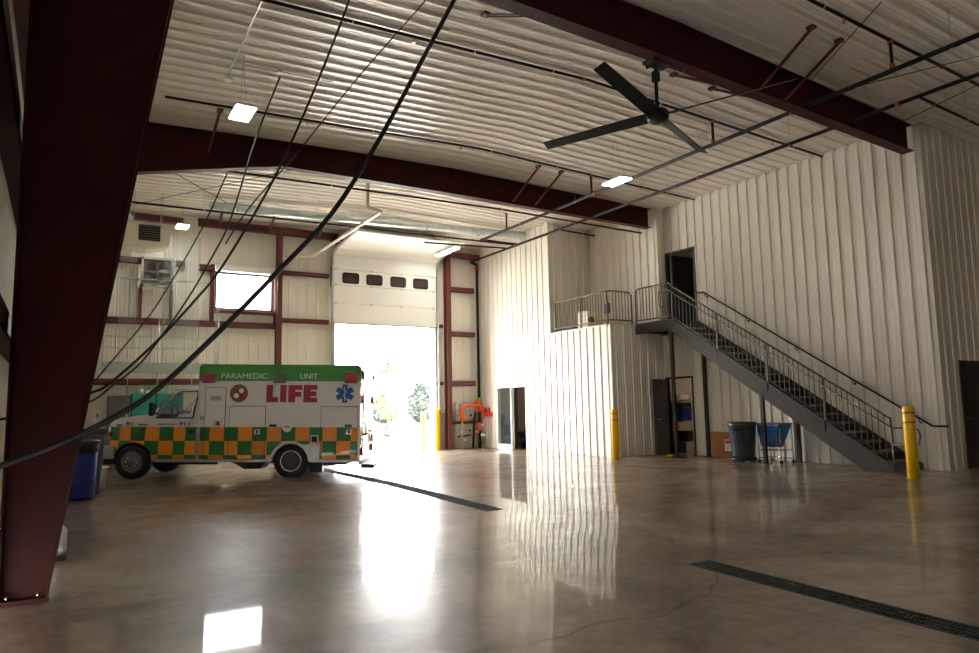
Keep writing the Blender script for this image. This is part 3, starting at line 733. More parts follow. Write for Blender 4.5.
branch('black sprinkler branch pipe near the camera at the upper right',5.78,8.6,15.8,.026,(11.27,12.9),(10.0,),(9.5,13.8))
pipe('short black sprinkler branch running right from the outer main',[(12.57,6.02,6.63),(14.7,6.04,6.55)],.022,[(13.0,6.02,6.61)],[(14.2,6.03,6.57)])
Y0=-4
pipe('upper black sprinkler main running the length of the hall left of its twin',[(11.27,Y0,6.71),(11.27,18.8,6.71)],.04,[(11.27,q,6.71) for q in (7.6,13.2,16.5,18.75)],[(11.27,q,6.71) for q in (4.9,9.6,14.0,17.6)])
pipe('black sprinkler main running the length of the hall nearest the right wall',[(12.57,Y0,6.67),(12.57,22.0-.25,6.67)],.036,[(12.57,q,6.67) for q in (6.4,11.0,15.6,18.65,20.2,21.7)],[(12.57,q,6.67) for q in (8.6,12.0,15.0)])
pipe('short thick cross pipe joining the two sprinkler mains',[(11.27,18.78,6.71),(12.57,18.66,6.67)],.045,[(11.4,18.77,6.71),(12.45,18.67,6.67)])
pipe('black crossing pipe end over the overhead door joining the outer main',[(9.8,19.9,6.72),(12.5,19.3,6.68)],.026)
for y,lab in ((5.78,'at the upper right corner'),(9.44,'right of the fan blades'),(13.33,'beside the bright LED panel'),(17.3,'behind the second rafter')):
    o=B(); o.cyl((11.27,y,6.73),(11.27,y,roof(11.27)-.09),.026,8); r_=o.obj('sprinkler_riser',M['pipe']); tag(r_,'short vertical black pipe joining branch to main '+lab,'pipe','short risers between mains and branches')
    for zz in (6.78,roof(11.27)-.12):
        q=B(); q.lathe([(.042,-.03),(.042,.03)],c=(11.27,y,zz),n=12); q.obj('coupling',M['orange_fit'],r_)
t=thing('fire_riser','black fire main riser with orange valves in the back right corner','riser',(12.85,21.85,0))
def vp(x,y,z): return (x-12.85,y-21.85,z)
w=B(); w.tube([vp(12.57,21.75,6.67),vp(12.84,21.78,6.6),vp(12.86,21.8,6.4),vp(12.86,21.8,1.75)],.05,12); w.obj('riser_pipe',M['pipe'],t)
w=B(); w.lathe([(.07,6.38),(.07,6.55)],c=vp(12.86,21.8,0),n=14); w.obj('elbow',M['orange_fit'],t)
w=B(); w.lathe([(.06,1.70),(.06,1.78)],c=vp(12.86,21.8,0),n=14); w.obj('green_ring',mat('green_tag',(.1,.7,.05),.4),t)
def vtube(pts,r,m,nm): w=B(); w.tube([vp(*p) for p in pts],r,10); w.obj(nm,M[m],t)
vtube([(12.86,21.8,1.7),(12.86,21.8,1.25)],.075,'valve','valve_body'); vtube([(12.86,21.8,1.25),(12.86,21.8,.9)],.05,'pipe','lower_pipe'); vtube([(12.86,21.8,.9),(12.86,21.8,.6)],.075,'valve','valve_body'); vtube([(12.86,21.8,.6),(12.86,21.8,0)],.05,'pipe','lower_pipe')
vtube([(12.86,21.8,1.5),(12.65,21.78,1.52),(12.35,21.76,1.52),(12.18,21.75,1.48),(12.12,21.75,1.3),(12.12,21.75,.95)],.07,'valve','backflow_loop')
vtube([(12.72,21.79,1.52),(12.36,21.76,1.52)],.056,'pipe','flow_section')
vtube([(12.12,21.75,.95),(12.14,21.75,0)],.03,'copper','copper_drop'); vtube([(12.12,21.75,1.0),(12.5,21.78,1.05),(12.75,21.8,.95)],.022,'brass','side_line'); vtube([(11.95,21.8,.42),(12.5,21.8,.45)],.025,'pipe','low_line'); vtube([(12.55,21.75,.0),(12.6,21.75,.9),(12.7,21.78,1.3)],.04,'pipe','second_pipe')
for (x,z,r_,m_) in ((12.12,1.08,.12,'valve'),(12.45,1.15,.06,'black'),(12.66,1.3,.1,'valve'),(12.95,1.05,.06,'redsign'),(12.7,.55,.1,'valve'),(12.94,.45,.12,'white'),(12.93,.8,.09,'white'),(12.2,.3,.06,'white'),(12.98,.5,.04,'redsign'),(12.4,.62,.05,'black'),(12.02,.44,.05,'redsign'),(12.74,.25,.05,'redsign')):
    w=B(); w.ball(vp(x,21.70,z),r_,(1,.5,.7),1); w.cyl(vp(x,21.72,z),vp(x,21.62,z),r_*.25,8); w.obj('gauge_valve',M[m_],t)
w=B(); w.lathe([(.09,-.01),(.09,.01)],c=vp(13.0-.12,21.6,1.35),axis='y',n=16); w.obj('handwheel',M['redsign'],t)
w=B(); w.box((11.95,YB-.16,.0),(12.95,YB-.13,1.22)); tag(w.obj('backer_board',M['copper']),'tan plywood backer board behind the fire valves','board')
w=B(); w.box((11.28,YB-.10,.0),(11.66,YB-.06,1.25)); tag(w.obj('plywood_panel',M['copper']),'tall tan plywood strip between door jamb and red column','board')
w=B()
for i in range(5): w.box((11.95+i*.2,YB-.20,1.25),(12.1+i*.2,YB-.14,1.62-.07*(i%2)))
tag(w.obj('notice_sheets',mat('grey_notice',(.45,.47,.5),.5)),'row of grey notice sheets above the fire valves','sign')
t=thing('fire_alarm_box','small red fire alarm station with two strobes on the partition','alarm',(XP-.01,21.45,1.15))
w=B(); w.box((-.08,-.26,-.05),(0,.26,.1)); w.obj('housing',M['redsign'],t,bevel=.01)
for yy in (-.12,.12):
    w=B(); w.cyl((-.05,yy,.1),(-.05,yy,.2),.04,10); w.ball((-.05,yy,.23),.05,(1,1,.8),1); w.obj('bell',M['redlens'],t)
w=B(); w.tube([(13.0,21.9,5.6),(12.92,21.92,5.5),(12.92,21.92,2.6),(12.8,21.95,2.5)],.012,6); tag(w.obj('conduit',M['galv']),'thin conduit dropping beside the fire riser','conduit')
w=B(); w.box((12.84,21.78,3.0),(12.94,21.9,3.35)); tag(w.obj('electrical_box',M['beige']),'small beige electrical box beside the fire riser','box')

# ------------------------------------------------------------------ ceiling fan
fn=thing('ceiling_fan','large black four-blade ceiling fan hanging under the near rafter','fan',(7.72,7.5,5.86))
w=B(); w.lathe([(.02,-.1),(.13,-.09),(.17,-.05),(.17,.05),(.13,.09),(.05,.12)],n=20); w.obj('motor_hub',M['black'],fn)
w=B(); w.cyl((0,0,.1),(0,0,.80),.028,10); w.box((-.045,-.045,.55),(.045,.045,.72)); w.obj('downrod',M['black'],fn)
w=B(); w.box((-.22,-.16,.80),(.2,.06,.84)); w.bar((-.2,-.2,.8),(.18,.1,.86),.05,.05); w.bar((-.1,.1,.8),(.1,-.3,.9),.04,.04); w.obj('mounting_bracket',M['black'],fn)
for i,a in enumerate((22.5,113,203.5,293)):
    an=math.radians(a); u=V((math.cos(an),math.sin(an),0)); s=V((-math.sin(an),math.cos(an),0)); up=V((0,0,1))
    pit=math.radians(21); sd=s*math.cos(pit)+up*math.sin(pit); nn=u.cross(sd)
    w=B(); A=u*.16; C=u*2.02
    w.hexa([A-sd*.105-nn*.008,C-sd*.09-nn*.006,C+sd*.09-nn*.006,A+sd*.105-nn*.008,A-sd*.105+nn*.008,C-sd*.09+nn*.006,C+sd*.09+nn*.006,A+sd*.105+nn*.008])
    bo=w.obj('blade',M['black'],fn)
    w=B(); w.bar(u*.1,u*.4,.05,.02); w.obj('blade_clamp',M['black'],bo)
for (p,q,lab) in (((7.75,7.5,5.98),(8.2,7.3,6.7),'thin stay wire rising from the fan to the rafter'),((7.7,7.5,5.98),(7.3,7.4,6.7),'thin stay wire left of the fan rod')):
    w=B(); w.cyl(p,q,.003,4); tag(w.obj('stay_wire',M['galv']),lab,'wire','fan stay wires')

# ------------------------------------------------------------------ LED lights
def led(label,c,sx,sy,tilt=(0,0,0),vis=True):
    t=thing('high_bay_light',label,'light',c,'LED high-bay panels',rot=tilt)
    w=B(); w.box((-sx/2,-sy/2,.012),(sx/2,sy/2,.05)); w.obj('housing',M['white'],t)
    w=B(); w.box((-sx/2+.012,-sy/2+.012,0),(sx/2-.012,sy/2-.012,.012)); w.obj('diffuser',M['led'],t)
    for s in (-1,1):
        w=B(); w.cyl((0,s*sy*.35,.05),(0,s*.03,roof(c[0])-c[2]-.02),.004,5); w.obj('suspension_wire',M['galv'],t)
    return t
led('glowing square LED panel hanging at upper left in front of the second rafter',(2.33,11.27,6.2),.32,.62)
led('glowing LED panel hanging between the fan and the right wall',(10.42,11.45,6.36),.32,.66)
led('small glowing LED panel beside the unit heater',(2.75,20.8,6.6),.32,.5)
led('long glowing LED panel at the upper right corner of the overhead door',(10.88,20.36,6.6),.24,1.36)
# unseen fill lamps added to brighten the side rooms
for (x,y,z,lab) in ((14.6,18.5,3.37,'added unseen fill light inside the glazed office'),(17.6,13.6,3.37,'added unseen fill light inside the store room under the landing')):
    t=thing('room_fill_light',lab,'light',(x,y,z-.02)); w=B(); w.box((-.3,-.15,-.03),(.3,.15,.03)); w.obj('housing',M['white'],t); w=B(); w.box((-.28,-.13,-.036),(.28,.13,-.03)); w.obj('diffuser',mat('room_fill_glow',(.9,.9,.9),.5,emit=(1,.93,.82),es=45),t)

# ------------------------------------------------------------------ conduit, ducts, ceiling odds
w=B(); w.tube([(2.18,8.0,7.2),(2.2,9.4,7.19),(2.24,12.0,7.17)],.014,6); tag(w.obj('conduit',M['galv']),'pale conduit running along the ceiling above the upper left LED panel','conduit','ceiling conduits')
w=B(); w.tube([(2.24,11.5,7.15),(2.98,11.52,7.17),(3.9,11.5,7.2)],.014,6); w.lathe([(.05,0),(.05,.05)],c=(2.98,11.52,7.15),n=10); tag(w.obj('conduit',M['galv']),'short crosswise ceiling conduit with a round box above the upper left LED panel','conduit','ceiling conduits')
w=B(); w.lathe([(.07,0),(.08,.05),(.03,.08)],c=(2.25,12.08,7.08),n=12); tag(w.obj('smoke_detector',M['white']),'round grey detector at the end of the ceiling conduit','detector')
for (pts,r,lab) in (([(4.22,8.3,7.27),(4.13,8.3,7.09),(3.18,8.3,5.78),(2.4,8.3,4.63),(2.07,8.3,4.18),(1.82,8.3,3.83),(1.64,8.3,3.52),(1.55,8.25,3.35)],.008,'thin cable joining the long hanging cables left of the second rafter'),
    ([(3.1,8.3,7.2),(3.03,8.3,6.78),(2.65,8.3,5.65),(2.25,8.3,4.59),(1.96,8.3,3.93),(1.52,8.3,3.08),(1.25,8.3,2.69),(.87,8.3,2.21),(.45,8.3,1.77),(.28,8.3,1.67),(-.1,8.3,1.5),(-.58,8.3,1.4)],.014,'black cable sagging from the ceiling down behind the left column, middle of three'),
    ([(3.04,11.74,7.2),(2.64,11.74,5.98),(2.27,11.74,4.56),(1.98,11.74,3.87),(1.65,11.74,3.2),(1.23,11.74,2.5),(.99,11.74,2.16),(.64,11.74,1.84),(.45,11.74,1.67),(.0,11.74,1.45),(-.58,11.74,1.3)],.014,'black cable hanging from the round conduit box to behind the left column'),
    ([(3.09,16.5,6.9),(2.67,16.5,5.75),(2.24,16.5,4.8),(1.78,16.5,3.87),(1.43,16.5,3.29),(1.0,16.5,2.67),(.7,16.5,2.25),(.5,16.5,1.98),(.0,16.5,1.6),(-.58,16.5,1.4)],.015,'thin black cable hanging from the sprinkler branch behind the second rafter'),
    ([(-.59,4.0,1.08),(-.22,4.0,1.22),(-.07,4.0,1.28),(.11,4.0,1.36),(.39,4.0,1.535),(.68,4.0,1.83),(1.03,4.0,2.23),(1.36,4.0,2.63),(1.66,4.0,3.14),(1.95,4.0,3.71),(2.22,4.0,4.25),(3.0,4.0,5.8),(3.7,4.0,7.2)],.0145,'thick black cable sweeping across the left half in front of everything')):
    w=B(); w.tube(pts,r,8,5); tag(w.obj('hanging_cable',M['cable']),lab,'cable','black cables hanging from the ceiling')
t=thing('spiral_duct','galvanised spiral duct running along under the ceiling near the back wall','duct',(3.3,19.75,7.02))
w=B(); w.cyl((0,0,0),(9.65,-.95,.03),.12,20)
x=0
while x<9.6:
    w.cyl((x,-.095*x-.003,.003*x),(x+.02,-.095*x-.003,.003*x),.124,20); x+=.35
w.obj('duct_tube',M['duct'],t)
for x in (.6,2.3,4.2,6.2,8.0):
    w=B(); w.cyl((x,-.097*x-.12,0),(x,-.097*x-.12,.24),.004,5); w.cyl((x,.12-.097*x,0),(x,.12-.097*x,.24),.004,5); w.lathe([(.128,-.02),(.128,.02)],c=(x,-.097*x,0),axis='x',n=20); w.obj('duct_hanger',M['galv'],t)
t=thing('cream_vent_pipe','cream plastic vent pipe bending down to the back wall left of the overhead door','pipe',(5.9,21.6,5.7))
def cp(p): return (p[0]-5.9,p[1]-21.6,p[2]-5.7)
# runs from near the second rafter back to the wall
w=B(); w.tube([cp(p) for p in ((6.34,16.0,7.3),(6.34,16.0,6.45),(6.38,16.0,6.39),(6.62,16.0,6.36))],.045,10); w.obj('drop_section',M['cream'],t)
w=B(); w.tube([cp(p) for p in ((6.62,16.0,6.36),(6.70,16.05,6.36),(6.76,21.7,6.34),(6.68,21.8,6.33),(5.88,21.8,6.28))],.045,10); w.obj('long_section',M['cream'],t)
# unit heater
t=thing('unit_heater','cream unit heater with dark louvres hung in the upper left corner','heater',(1.75,19.6,5.60))
w=B(); w.plate([(-.52,0.04),(.0,0),(.52,.1),(.56,.2),(.56,.52),(.4,.56),(-.3,.66),(-.52,.62)],[],lambda a,b2,t_:(a,t_,b2),-.15,.45); w.obj('housing',M['beige'],t,bevel=.03)
w=B(); w.box((-.2,-.165,.22),(.3,-.14,.62)); lo=w.obj('grille_opening',M['black'],t)
for i in range(6):
    w=B(); w.hexa([(-.19,-.19,.24+i*.063),(.29,-.19,.24+i*.063),(.29,-.165,.275+i*.063),(-.19,-.165,.275+i*.063),(-.19,-.187,.246+i*.063),(.29,-.187,.246+i*.063),(.29,-.162,.281+i*.063),(-.19,-.162,.281+i*.063)]); w.obj('louvre',M['grey'],lo)
for xx in (-.3,.35):
    for yy in (0,.35): w=B(); w.cyl((xx,yy,.5),(xx,yy,1.55),.006,5); w.obj('hanger_rod',M['galv'],t)
w=B(); w.tube([(-.5,.2,.5),(-.5,.2,.85),(-.45,.3,1.0),(-.3,1.2,1.1)],.07,12,3); w.obj('flue_pipe',M['galv'],t)
# wall exhaust fan
t=thing('exhaust_fan','square galvanised exhaust fan mounted in the back wall left of the window','fan',(2.26,YB-.02,5.45))
w=B()
for a,b2 in (((-.42,-.3,-.42),(.42,0,-.36)),((-.42,-.3,.36),(.42,0,.42)),((-.42,-.3,-.42),(-.36,0,.42)),((.36,-.3,-.42),(.42,0,.42))): w.box(a,b2)
w.obj('frame',M['steel'],t)
w=B(); w.plate([(-.36,-.36),(.36,-.36),(.36,.36),(-.36,.36)],[[(.33*math.cos(2*PI*i/24),.33*math.sin(2*PI*i/24)) for i in range(24)]],lambda a,b2,t_:(a,t_,b2),-.2,-.19); w.obj('orifice_plate',M['exhaust_grime'],t)
for i in range(5):
    an=2*PI*i/5+.3; u=V((math.cos(an),0,math.sin(an))); s=V((-math.sin(an),.35,math.cos(an))).normalized()
    w=B(); w.quad(u*.06-s*.03+V((0,-.12,0)),u*.3-s*.09+V((0,-.12,0)),u*.31+s*.09+V((0,-.12,0)),u*.06+s*.04+V((0,-.12,0))); w.obj('blade',M['exhaust_grime'],t)
w=B(); w.cyl((0,-.2,0),(0,-.05,0),.08,14); w.bar((-.36,-.24,0),(.36,-.24,0),.03,.03); w.bar((0,-.24,-.36),(0,-.24,.36),.03,.03); w.obj('motor',M['grey'],t)
w=B()
for q in range(9): w.box((-.36,-.05+.004*(q%2),-.36+q*.08),(.36,-.03,-.36+q*.08+.082))
w.obj('shutter',M['grey'],t)
# clear vinyl wash curtains
for i,(x,wd,lab) in enumerate(((1.45,.42,'narrow clear vinyl curtain strip hanging left below the unit heater'),(2.75,.95,'wide clear vinyl curtain hanging between exhaust fan and window'),(3.7,.14,'thin clear vinyl strip hanging just left of the window'))):
    w=B(); n=max(3,int(wd/.1)); z1=6.3 if i==1 else 5.6
    for q in range(n):
        xa=x-wd/2+wd*q/n; dy=.02*(q%2); w.box((xa,20.6+dy,2.75),(xa+wd/n*.94,20.605+dy,z1))
    tag(w.obj('vinyl_curtain',M['vinyl']),lab,'curtain','clear vinyl curtains at the wash bay')
w=B(); w.box((.9,20.5,2.5),(3.5,20.62,2.78)); tag(w.obj('curtain_bar',mat('pale_green_bar',(.42,.50,.45),.5)),'pale green horizontal bar below the vinyl curtains','bar')
for (z,lab) in ((3.45,'lower thin galvanised rail across the vinyl curtains'),(3.15,'lowest thin galvanised rail across the vinyl curtains'),(5.0,'upper thin galvanised rail across the vinyl curtains')):
    w=B(); w.box((.7,20.58,z),(3.5,20.6,z+.03)); tag(w.obj('strut_rail',M['galv']),lab,'rail','thin galvanised rails at the wash bay')
for x in (2.35,3.95):
    w=B(); w.cyl((x,21.8,1.9),(x,21.8,4.1),.018,6); tag(w.obj('wall_conduit',M['galv']),{2.35:'grey conduit rising above the teal cabinets',3.95:'grey conduit on the back wall above the ambulance cab'}[x],'conduit')

for (p,q,lab) in (((10.01,5.21,7.2),(11.37,7.3,7.17),'thin roof bracing rod crossing near the top right pair of red braces'),((12.3,6.92,7.16),(13.5,3.9,7.12),'thin roof bracing rod between the two sprinkler mains at upper right'),
    ((14.6,7.6,7.08),(13.4,3.4,7.12),'thin roof bracing rod starting at the end of the near rafter'),((1.2,16.4,7.07),(3.9,20.0,7.16),'thin roof bracing rod above the unit heater, running back to the right'),((1.2,21.3,7.07),(4.6,16.2,7.17),'thin roof bracing rod above the unit heater, running forward to the right')):
    w=B(); w.cyl(p,q,.008,6); tag(w.obj('bracing_rod',M['black']),lab,'rod','thin bracing rods under the roof')
# ------------------------------------------------------------------ things along the back left wall
def cabinet(name,label,cat,x0,x1,z0,z1,m,y=YB-.2,dep=.35):
    t=thing(name,label,cat,((x0+x1)/2,y,z0))
    w=B(); hw=(x1-x0)/2; h=z1-z0; w.box((-hw,-dep,0),(hw,0,h)); w.obj('body',M[m],t,bevel=.01)
    w=B(); w.box((-hw+.02,-dep-.02,.02),(hw-.02,-dep-.002,h-.02)); do=w.obj('door',M[m],t,bevel=.006)
    w=B(); w.box((hw-.09,-dep-.05,h*.45),(hw-.06,-dep-.02,h*.6)); w.obj('handle',M['white'],do)
    w=B(); w.box((-.06,-dep-.023,h-.1),(.04,-dep-.021,h-.06)); w.obj('nameplate',M['redlens'],do)
    return t
cabinet('gear_cabinet','grey wall cabinet behind the hood of the ambulance','cabinet',1.13,1.66,.9,1.93,'grey')
cabinet('gear_cabinet','left teal cabinet behind the ambulance windshield','cabinet',1.70,2.29,.9,1.99,'teal')
cabinet('gear_cabinet','right teal cabinet behind the ambulance cab','cabinet',2.32,3.0,.9,1.99,'teal')
w=B(); w.box((.95,YB-.62,.0),(3.1,YB-.19,.88)); tag(w.obj('work_counter',M['grey']),'low grey counter under the teal cabinets behind the ambulance','counter')
w=B(); w.cyl((1.95,YB-.4,1.99),(1.95,YB-.4,2.12),.05,10); w.cyl((2.1,YB-.4,1.99),(2.1,YB-.4,2.08),.08,10); tag(w.obj('beacon_cap',M['white']),'small white cap on top of the left teal cabinet','cap')
t=thing('wall_sign','white sheet sign with blue star above the ambulance bumper','sign',(.91,YB-.2,1.36))
w=B(); w.box((-.11,-.01,-.21),(.11,0,.21)); w.obj('sheet',M['white'],t)
w=B()
for a in (0,60,120):
    an=math.radians(a+90); u=V((math.cos(an),0,math.sin(an))); w.bar(V((0,-.014,.05))-u*.07,V((0,-.014,.05))+u*.07,.035,.006)
w.obj('star_emblem',M['blue'],t)
for (x,y,z0,z1,m_,lab) in ((.75,21.5,.0,1.1,'white','white narrow cabinet below the star sign'),(.45,21.5,0,1.0,'cream','pale cream cabinet left of the ambulance front bumper')):
    w=B(); w.box((x-.12,y-.1,z0),(x+.12,y+.1,z1)); tag(w.obj('storage_box',M[m_],bevel=.01),lab,'box')
w=B(); w.cyl((1.15,21.6,0),(1.15,21.6,2.0),.02,6); tag(w.obj('upright_pole',M['galv']),'thin upright pole in front of the grey wall cabinet','pole')
for x,lab in ((1.6,'left'),(2.6,'middle'),(3.25,'right')):
    w=B(); w.cyl((x,YB-.3,2.0),(x,YB-.3,3.0),.015,6); tag(w.obj('wall_conduit',M['galv']),{'left':'thin pale conduit above the grey wall cabinet','middle':'thin pale conduit above the right teal cabinet','right':'thin pale conduit just left of the ambulance box'}[lab],'conduit')

# bins by the left column
t=thing('waste_barrel','blue round waste barrel with black bag behind the left column','bin',(.37,14.4,0))
w=B(); w.lathe([(.22,0),(.24,.05),(.27,.9),(.285,.94),(.27,.95)],n=24); w.obj('barrel',M['bluebin'],t)
w=B(); w.lathe([(.275,.78),(.30,.97),(.29,1.0),(.25,.97),(.22,.85)],n=18); w.obj('liner_bag',M['blackbag'],t)
t=thing('waste_bin','grey square bin with black liner just behind the blue barrel','bin',(.52,15.2,0))
w=B(); w.hexa([(-.2,-.2,0),(.2,-.2,0),(.2,.2,0),(-.2,.2,0),(-.25,-.25,1.15),(.25,-.25,1.15),(.25,.25,1.15),(-.25,.25,1.15)]); w.obj('body',M['grey'],t,bevel=.03)
w=B(); w.box((-.27,-.27,1.1),(.27,.27,1.18)); w.obj('rim',M['greybin'],t,bevel=.02)
t=thing('bucket','pale bucket standing on the floor left of the front bumper','bucket',(.72,15.9,0))
w=B(); w.lathe([(.13,0),(.16,.4),(.17,.41),(.15,.41),(.13,.05)],n=20); w.obj('pail',M['cream'],t)
w=B(); w.lathe([(.18,.40),(.18,.43),(.02,.44)],n=20); w.obj('lid',M['white'],t)
t=thing('spray_bottle','white jug on a dark base at the foot of the left column','jug',(.02,9.0,-.08))
w=B(); w.lathe([(.10,.05),(.12,.1),(.12,.3),(.06,.38),(.05,.44),(.02,.45)],n=18); w.obj('jug_body',M['white'],t)
w=B(); w.box((-.1,-.1,0),(.12,.1,.05)); w.obj('base_tray',M['black'],t)

# ------------------------------------------------------------------ things under the stairs
t=thing('wheeled_waste_bin','large dark grey round bin on casters in front of the cardboard','bin',(13.98,11.35,0))
w=B(); w.lathe([(.24,.14),(.26,.18),(.315,.86),(.335,.88),(.335,.94),(.31,.945),(.29,.86)],n=28); w.obj('barrel',M['greybin'],t)
w=B(); w.lathe([(.30,.06),(.31,.12),(.26,.14)],n=24); w.obj('dolly',M['black'],t)
for s in range(5):
    a=2*PI*s/5; w=B(); w.cyl((.24*math.cos(a)-.012,.24*math.sin(a),.035),(.24*math.cos(a)+.012,.24*math.sin(a),.035),.035,12); w.obj('caster',M['rubber'],t)
for a in (200,20):
    an=math.radians(a); u=V((math.cos(an),math.sin(an),0)); s=V((-u.y,u.x,0)); w=B(); w.tube([u*.33+s*.09+V((0,0,.80)),u*.42+s*.07+V((0,0,.78)),u*.42-s*.07+V((0,0,.78)),u*.33-s*.09+V((0,0,.80))],.022,8); w.obj('handle',M['black'],t)
w=B(); w.lathe([(.28,.90),(.31,.96),(.335,.955),(.338,.93)],n=22); w.obj('liner_bag',M['blackbag'],t)
t=thing('blue_bag_cart','wire cart draped with a bright blue bag right of the grey bin','cart',(14.44,10.80,0))
w=B()
for (x,y) in ((-.22,-.3),(.22,-.3),(-.22,.3),(.22,.3)): w.cyl((x,y,.08),(x,y,.9),.011,6)
for z in (.12,.3,.88):
    w.cyl((-.22,-.3,z),(.22,-.3,z),.008,6); w.cyl((-.22,.3,z),(.22,.3,z),.008,6); w.cyl((-.22,-.3,z),(-.22,.3,z),.008,6); w.cyl((.22,-.3,z),(.22,.3,z),.008,6)
for q in range(7): w.cyl((-.22,-.3+q*.1,.3),(.22,-.3+q*.1,.3),.005,5); w.cyl((-.22,-.3+q*.1,.3),(-.22,-.3+q*.1,.88),.004,5)
w.obj('wire_frame',M['chrome'],t)
for (x,y) in ((-.22,-.3),(.22,-.3),(-.22,.3),(.22,.3)):
    w=B(); w.cyl((x-.015,y,.04),(x+.015,y,.04),.04,12); w.obj('caster',M['rubber'],t)
w=B(); w.hexa([(-.19,-.1,.4),(.15,-.1,.35),(.15,.27,.35),(-.19,.27,.38),(-.25,-.32,.9),(.24,-.32,.9),(.24,.32,.9),(-.25,.32,.9)]); w.obj('blue_bag',M['bluebag'],t,bevel=.04)
w=B(); w.box((-.24,-.32,.9),(.24,.32,.93)); w.obj('tan_lid',M['cardboard'],t,bevel=.01)
t=thing('cardboard_sheet','brown cardboard box leaning on the wall with a red and white label','box',(14.92,12.70,0))
w=B(); w.box((-.06,-.42,0),(.06,.38,.66)); w.obj('box_body',M['cardboard'],t,bevel=.005)
w=B(); w.box((-.064,-.3,.18),(-.06,-.06,.47)); lb=w.obj('label_sheet',M['white'],t)
w=B(); w.box((-.067,-.28,.36),(-.064,-.08,.455)); w.obj('label_header',M['redsign'],lb)
w=B()
for i in range(4): w.box((-.066,-.27,.22+i*.03),(-.064,-.10,.228+i*.03))
w.obj('label_print',M['decal_k'],lb)
w=B(); w.ball((14.15,13.9,.03),.1,(1,1,.4),2); tag(w.obj('yellow_rag',M['yellow']),'small yellow rag on the floor by the open dark door','rag')
# store room contents
t=thing('storage_shelf','cluttered wire shelf inside the store room behind the open door','shelf',(15.9,14.92,0))
w=B()
for z in (.3,.9,1.5): w.box((-.25,-.5,z),(.25,.5,z+.03))
for (x,y) in ((-.24,-.49),(.24,-.49),(-.24,.49),(.24,.49)): w.cyl((x,y,0),(x,y,1.9),.015,6)
w.obj('frame',M['galv'],t)
rd=random.Random(5)
stuff=[('storage_tote','bright blue plastic tote on the middle shelf of the store room','tote',(15.72,14.92,.935),(.22,.3,.36),'bluebin'),
('folded_blanket','pale folded blanket on the top shelf of the store room','blanket',(15.72,14.95,1.535),(.18,.22,.14),'cream'),
('duffel_bag','black duffel bag above the blue tote in the store room','bag',(15.7,14.92,1.30),(.2,.32,.15),'blackbag'),
('equipment_bag','dark bag on the lowest shelf of the store room','bag',(15.75,14.75,.335),(.18,.2,.3),'blackbag'),
('carton','brown carton on the lower shelf of the store room','carton',(15.75,15.14,.335),(.16,.12,.26),'cardboard'),
('green_crate','small green crate on the floor inside the store room','crate',(15.45,15.1,0),(.12,.12,.18),'gleaf'),
('floor_bag','black bag on the floor inside the store room','bag',(15.45,14.8,0),(.15,.18,.3),'blackbag')]
for nm,lab,cat,p,(a,b2,h),m_ in stuff:
    w=B(); w.hexa([(-a*.9,-b2*.9,0),(a*.9,-b2*.9,0),(a*.9,b2*.9,0),(-a*.9,b2*.9,0),(-a,-b2,h),(a,-b2,h),(a,b2,h),(-a,b2,h)]); tag(w.obj(nm,M[m_],bevel=.03,loc=p),lab,cat)
# office contents behind the glazed frame
t=thing('office_desk','dark desk inside the glazed office','desk',(13.62,21.45,0))
w=B(); w.box((-.32,-.4,.72),(.32,.4,.76)); w.obj('desk_top',M['stairp'],t)
for x in (-.28,.28):
    w=B(); w.box((x-.02,-.36,0),(x+.02,.36,.72)); w.obj('side_panel',M['black'],t)
t=thing('office_chair','dark office chair seen through the open office door','chair',(14.45,21.25,0))
w=B(); w.box((-.24,-.24,.45),(.24,.24,.53)); w.obj('seat',M['interior'],t,bevel=.04)
w=B(); w.box((.2,-.24,.6),(.28,.24,1.15)); w.obj('backrest',M['interior'],t,bevel=.04)
w=B(); w.cyl((0,0,.1),(0,0,.46),.03,8)
for s in range(5): w.bar((0,0,.1),(.28*math.cos(s*1.257),.28*math.sin(s*1.257),.06),.04,.04)
w.obj('base',M['black'],t)
t=thing('recycling_bin','blue recycling bin just inside the open office door','bin',(14.0,20.5,0))
w=B(); w.hexa([(-.14,-.18,0),(.14,-.18,0),(.14,.18,0),(-.14,.18,0),(-.17,-.22,.5),(.17,-.22,.5),(.17,.22,.5),(-.17,.22,.5)]); w.obj('bin_body',M['bluebin'],t,bevel=.02)
w=B(); 
for a in (90,210,330):
    an=math.radians(a); p=V((-.165,.08*math.cos(an),.28+.08*math.sin(an))); q=V((-.165,.08*math.cos(an+1.5),.28+.08*math.sin(an+1.5))); w.bar(p,q,.02,.008)
w.obj('recycling_mark',M['white'],t)
w=B(); w.box((13.36,21.1,.76),(13.55,21.4,.80)); tag(w.obj('desk_papers',M['orange_fit']),'orange folder on the office desk behind the glass','folder')
w=B(); w.box((13.7,21.5,.86),(13.74,21.82,1.15)); w.box((13.68,21.6,.76),(13.78,21.7,.88)); tag(w.obj('computer_monitor',M['grey']),'small monitor on the office desk behind the glass','monitor')
w=B(); w.lathe([(.12,0),(.15,.4),(.13,.4)],c=(13.45,20.95,0),n=16); tag(w.obj('waste_basket',M['grey']),'grey waste basket low behind the office glass','bin')

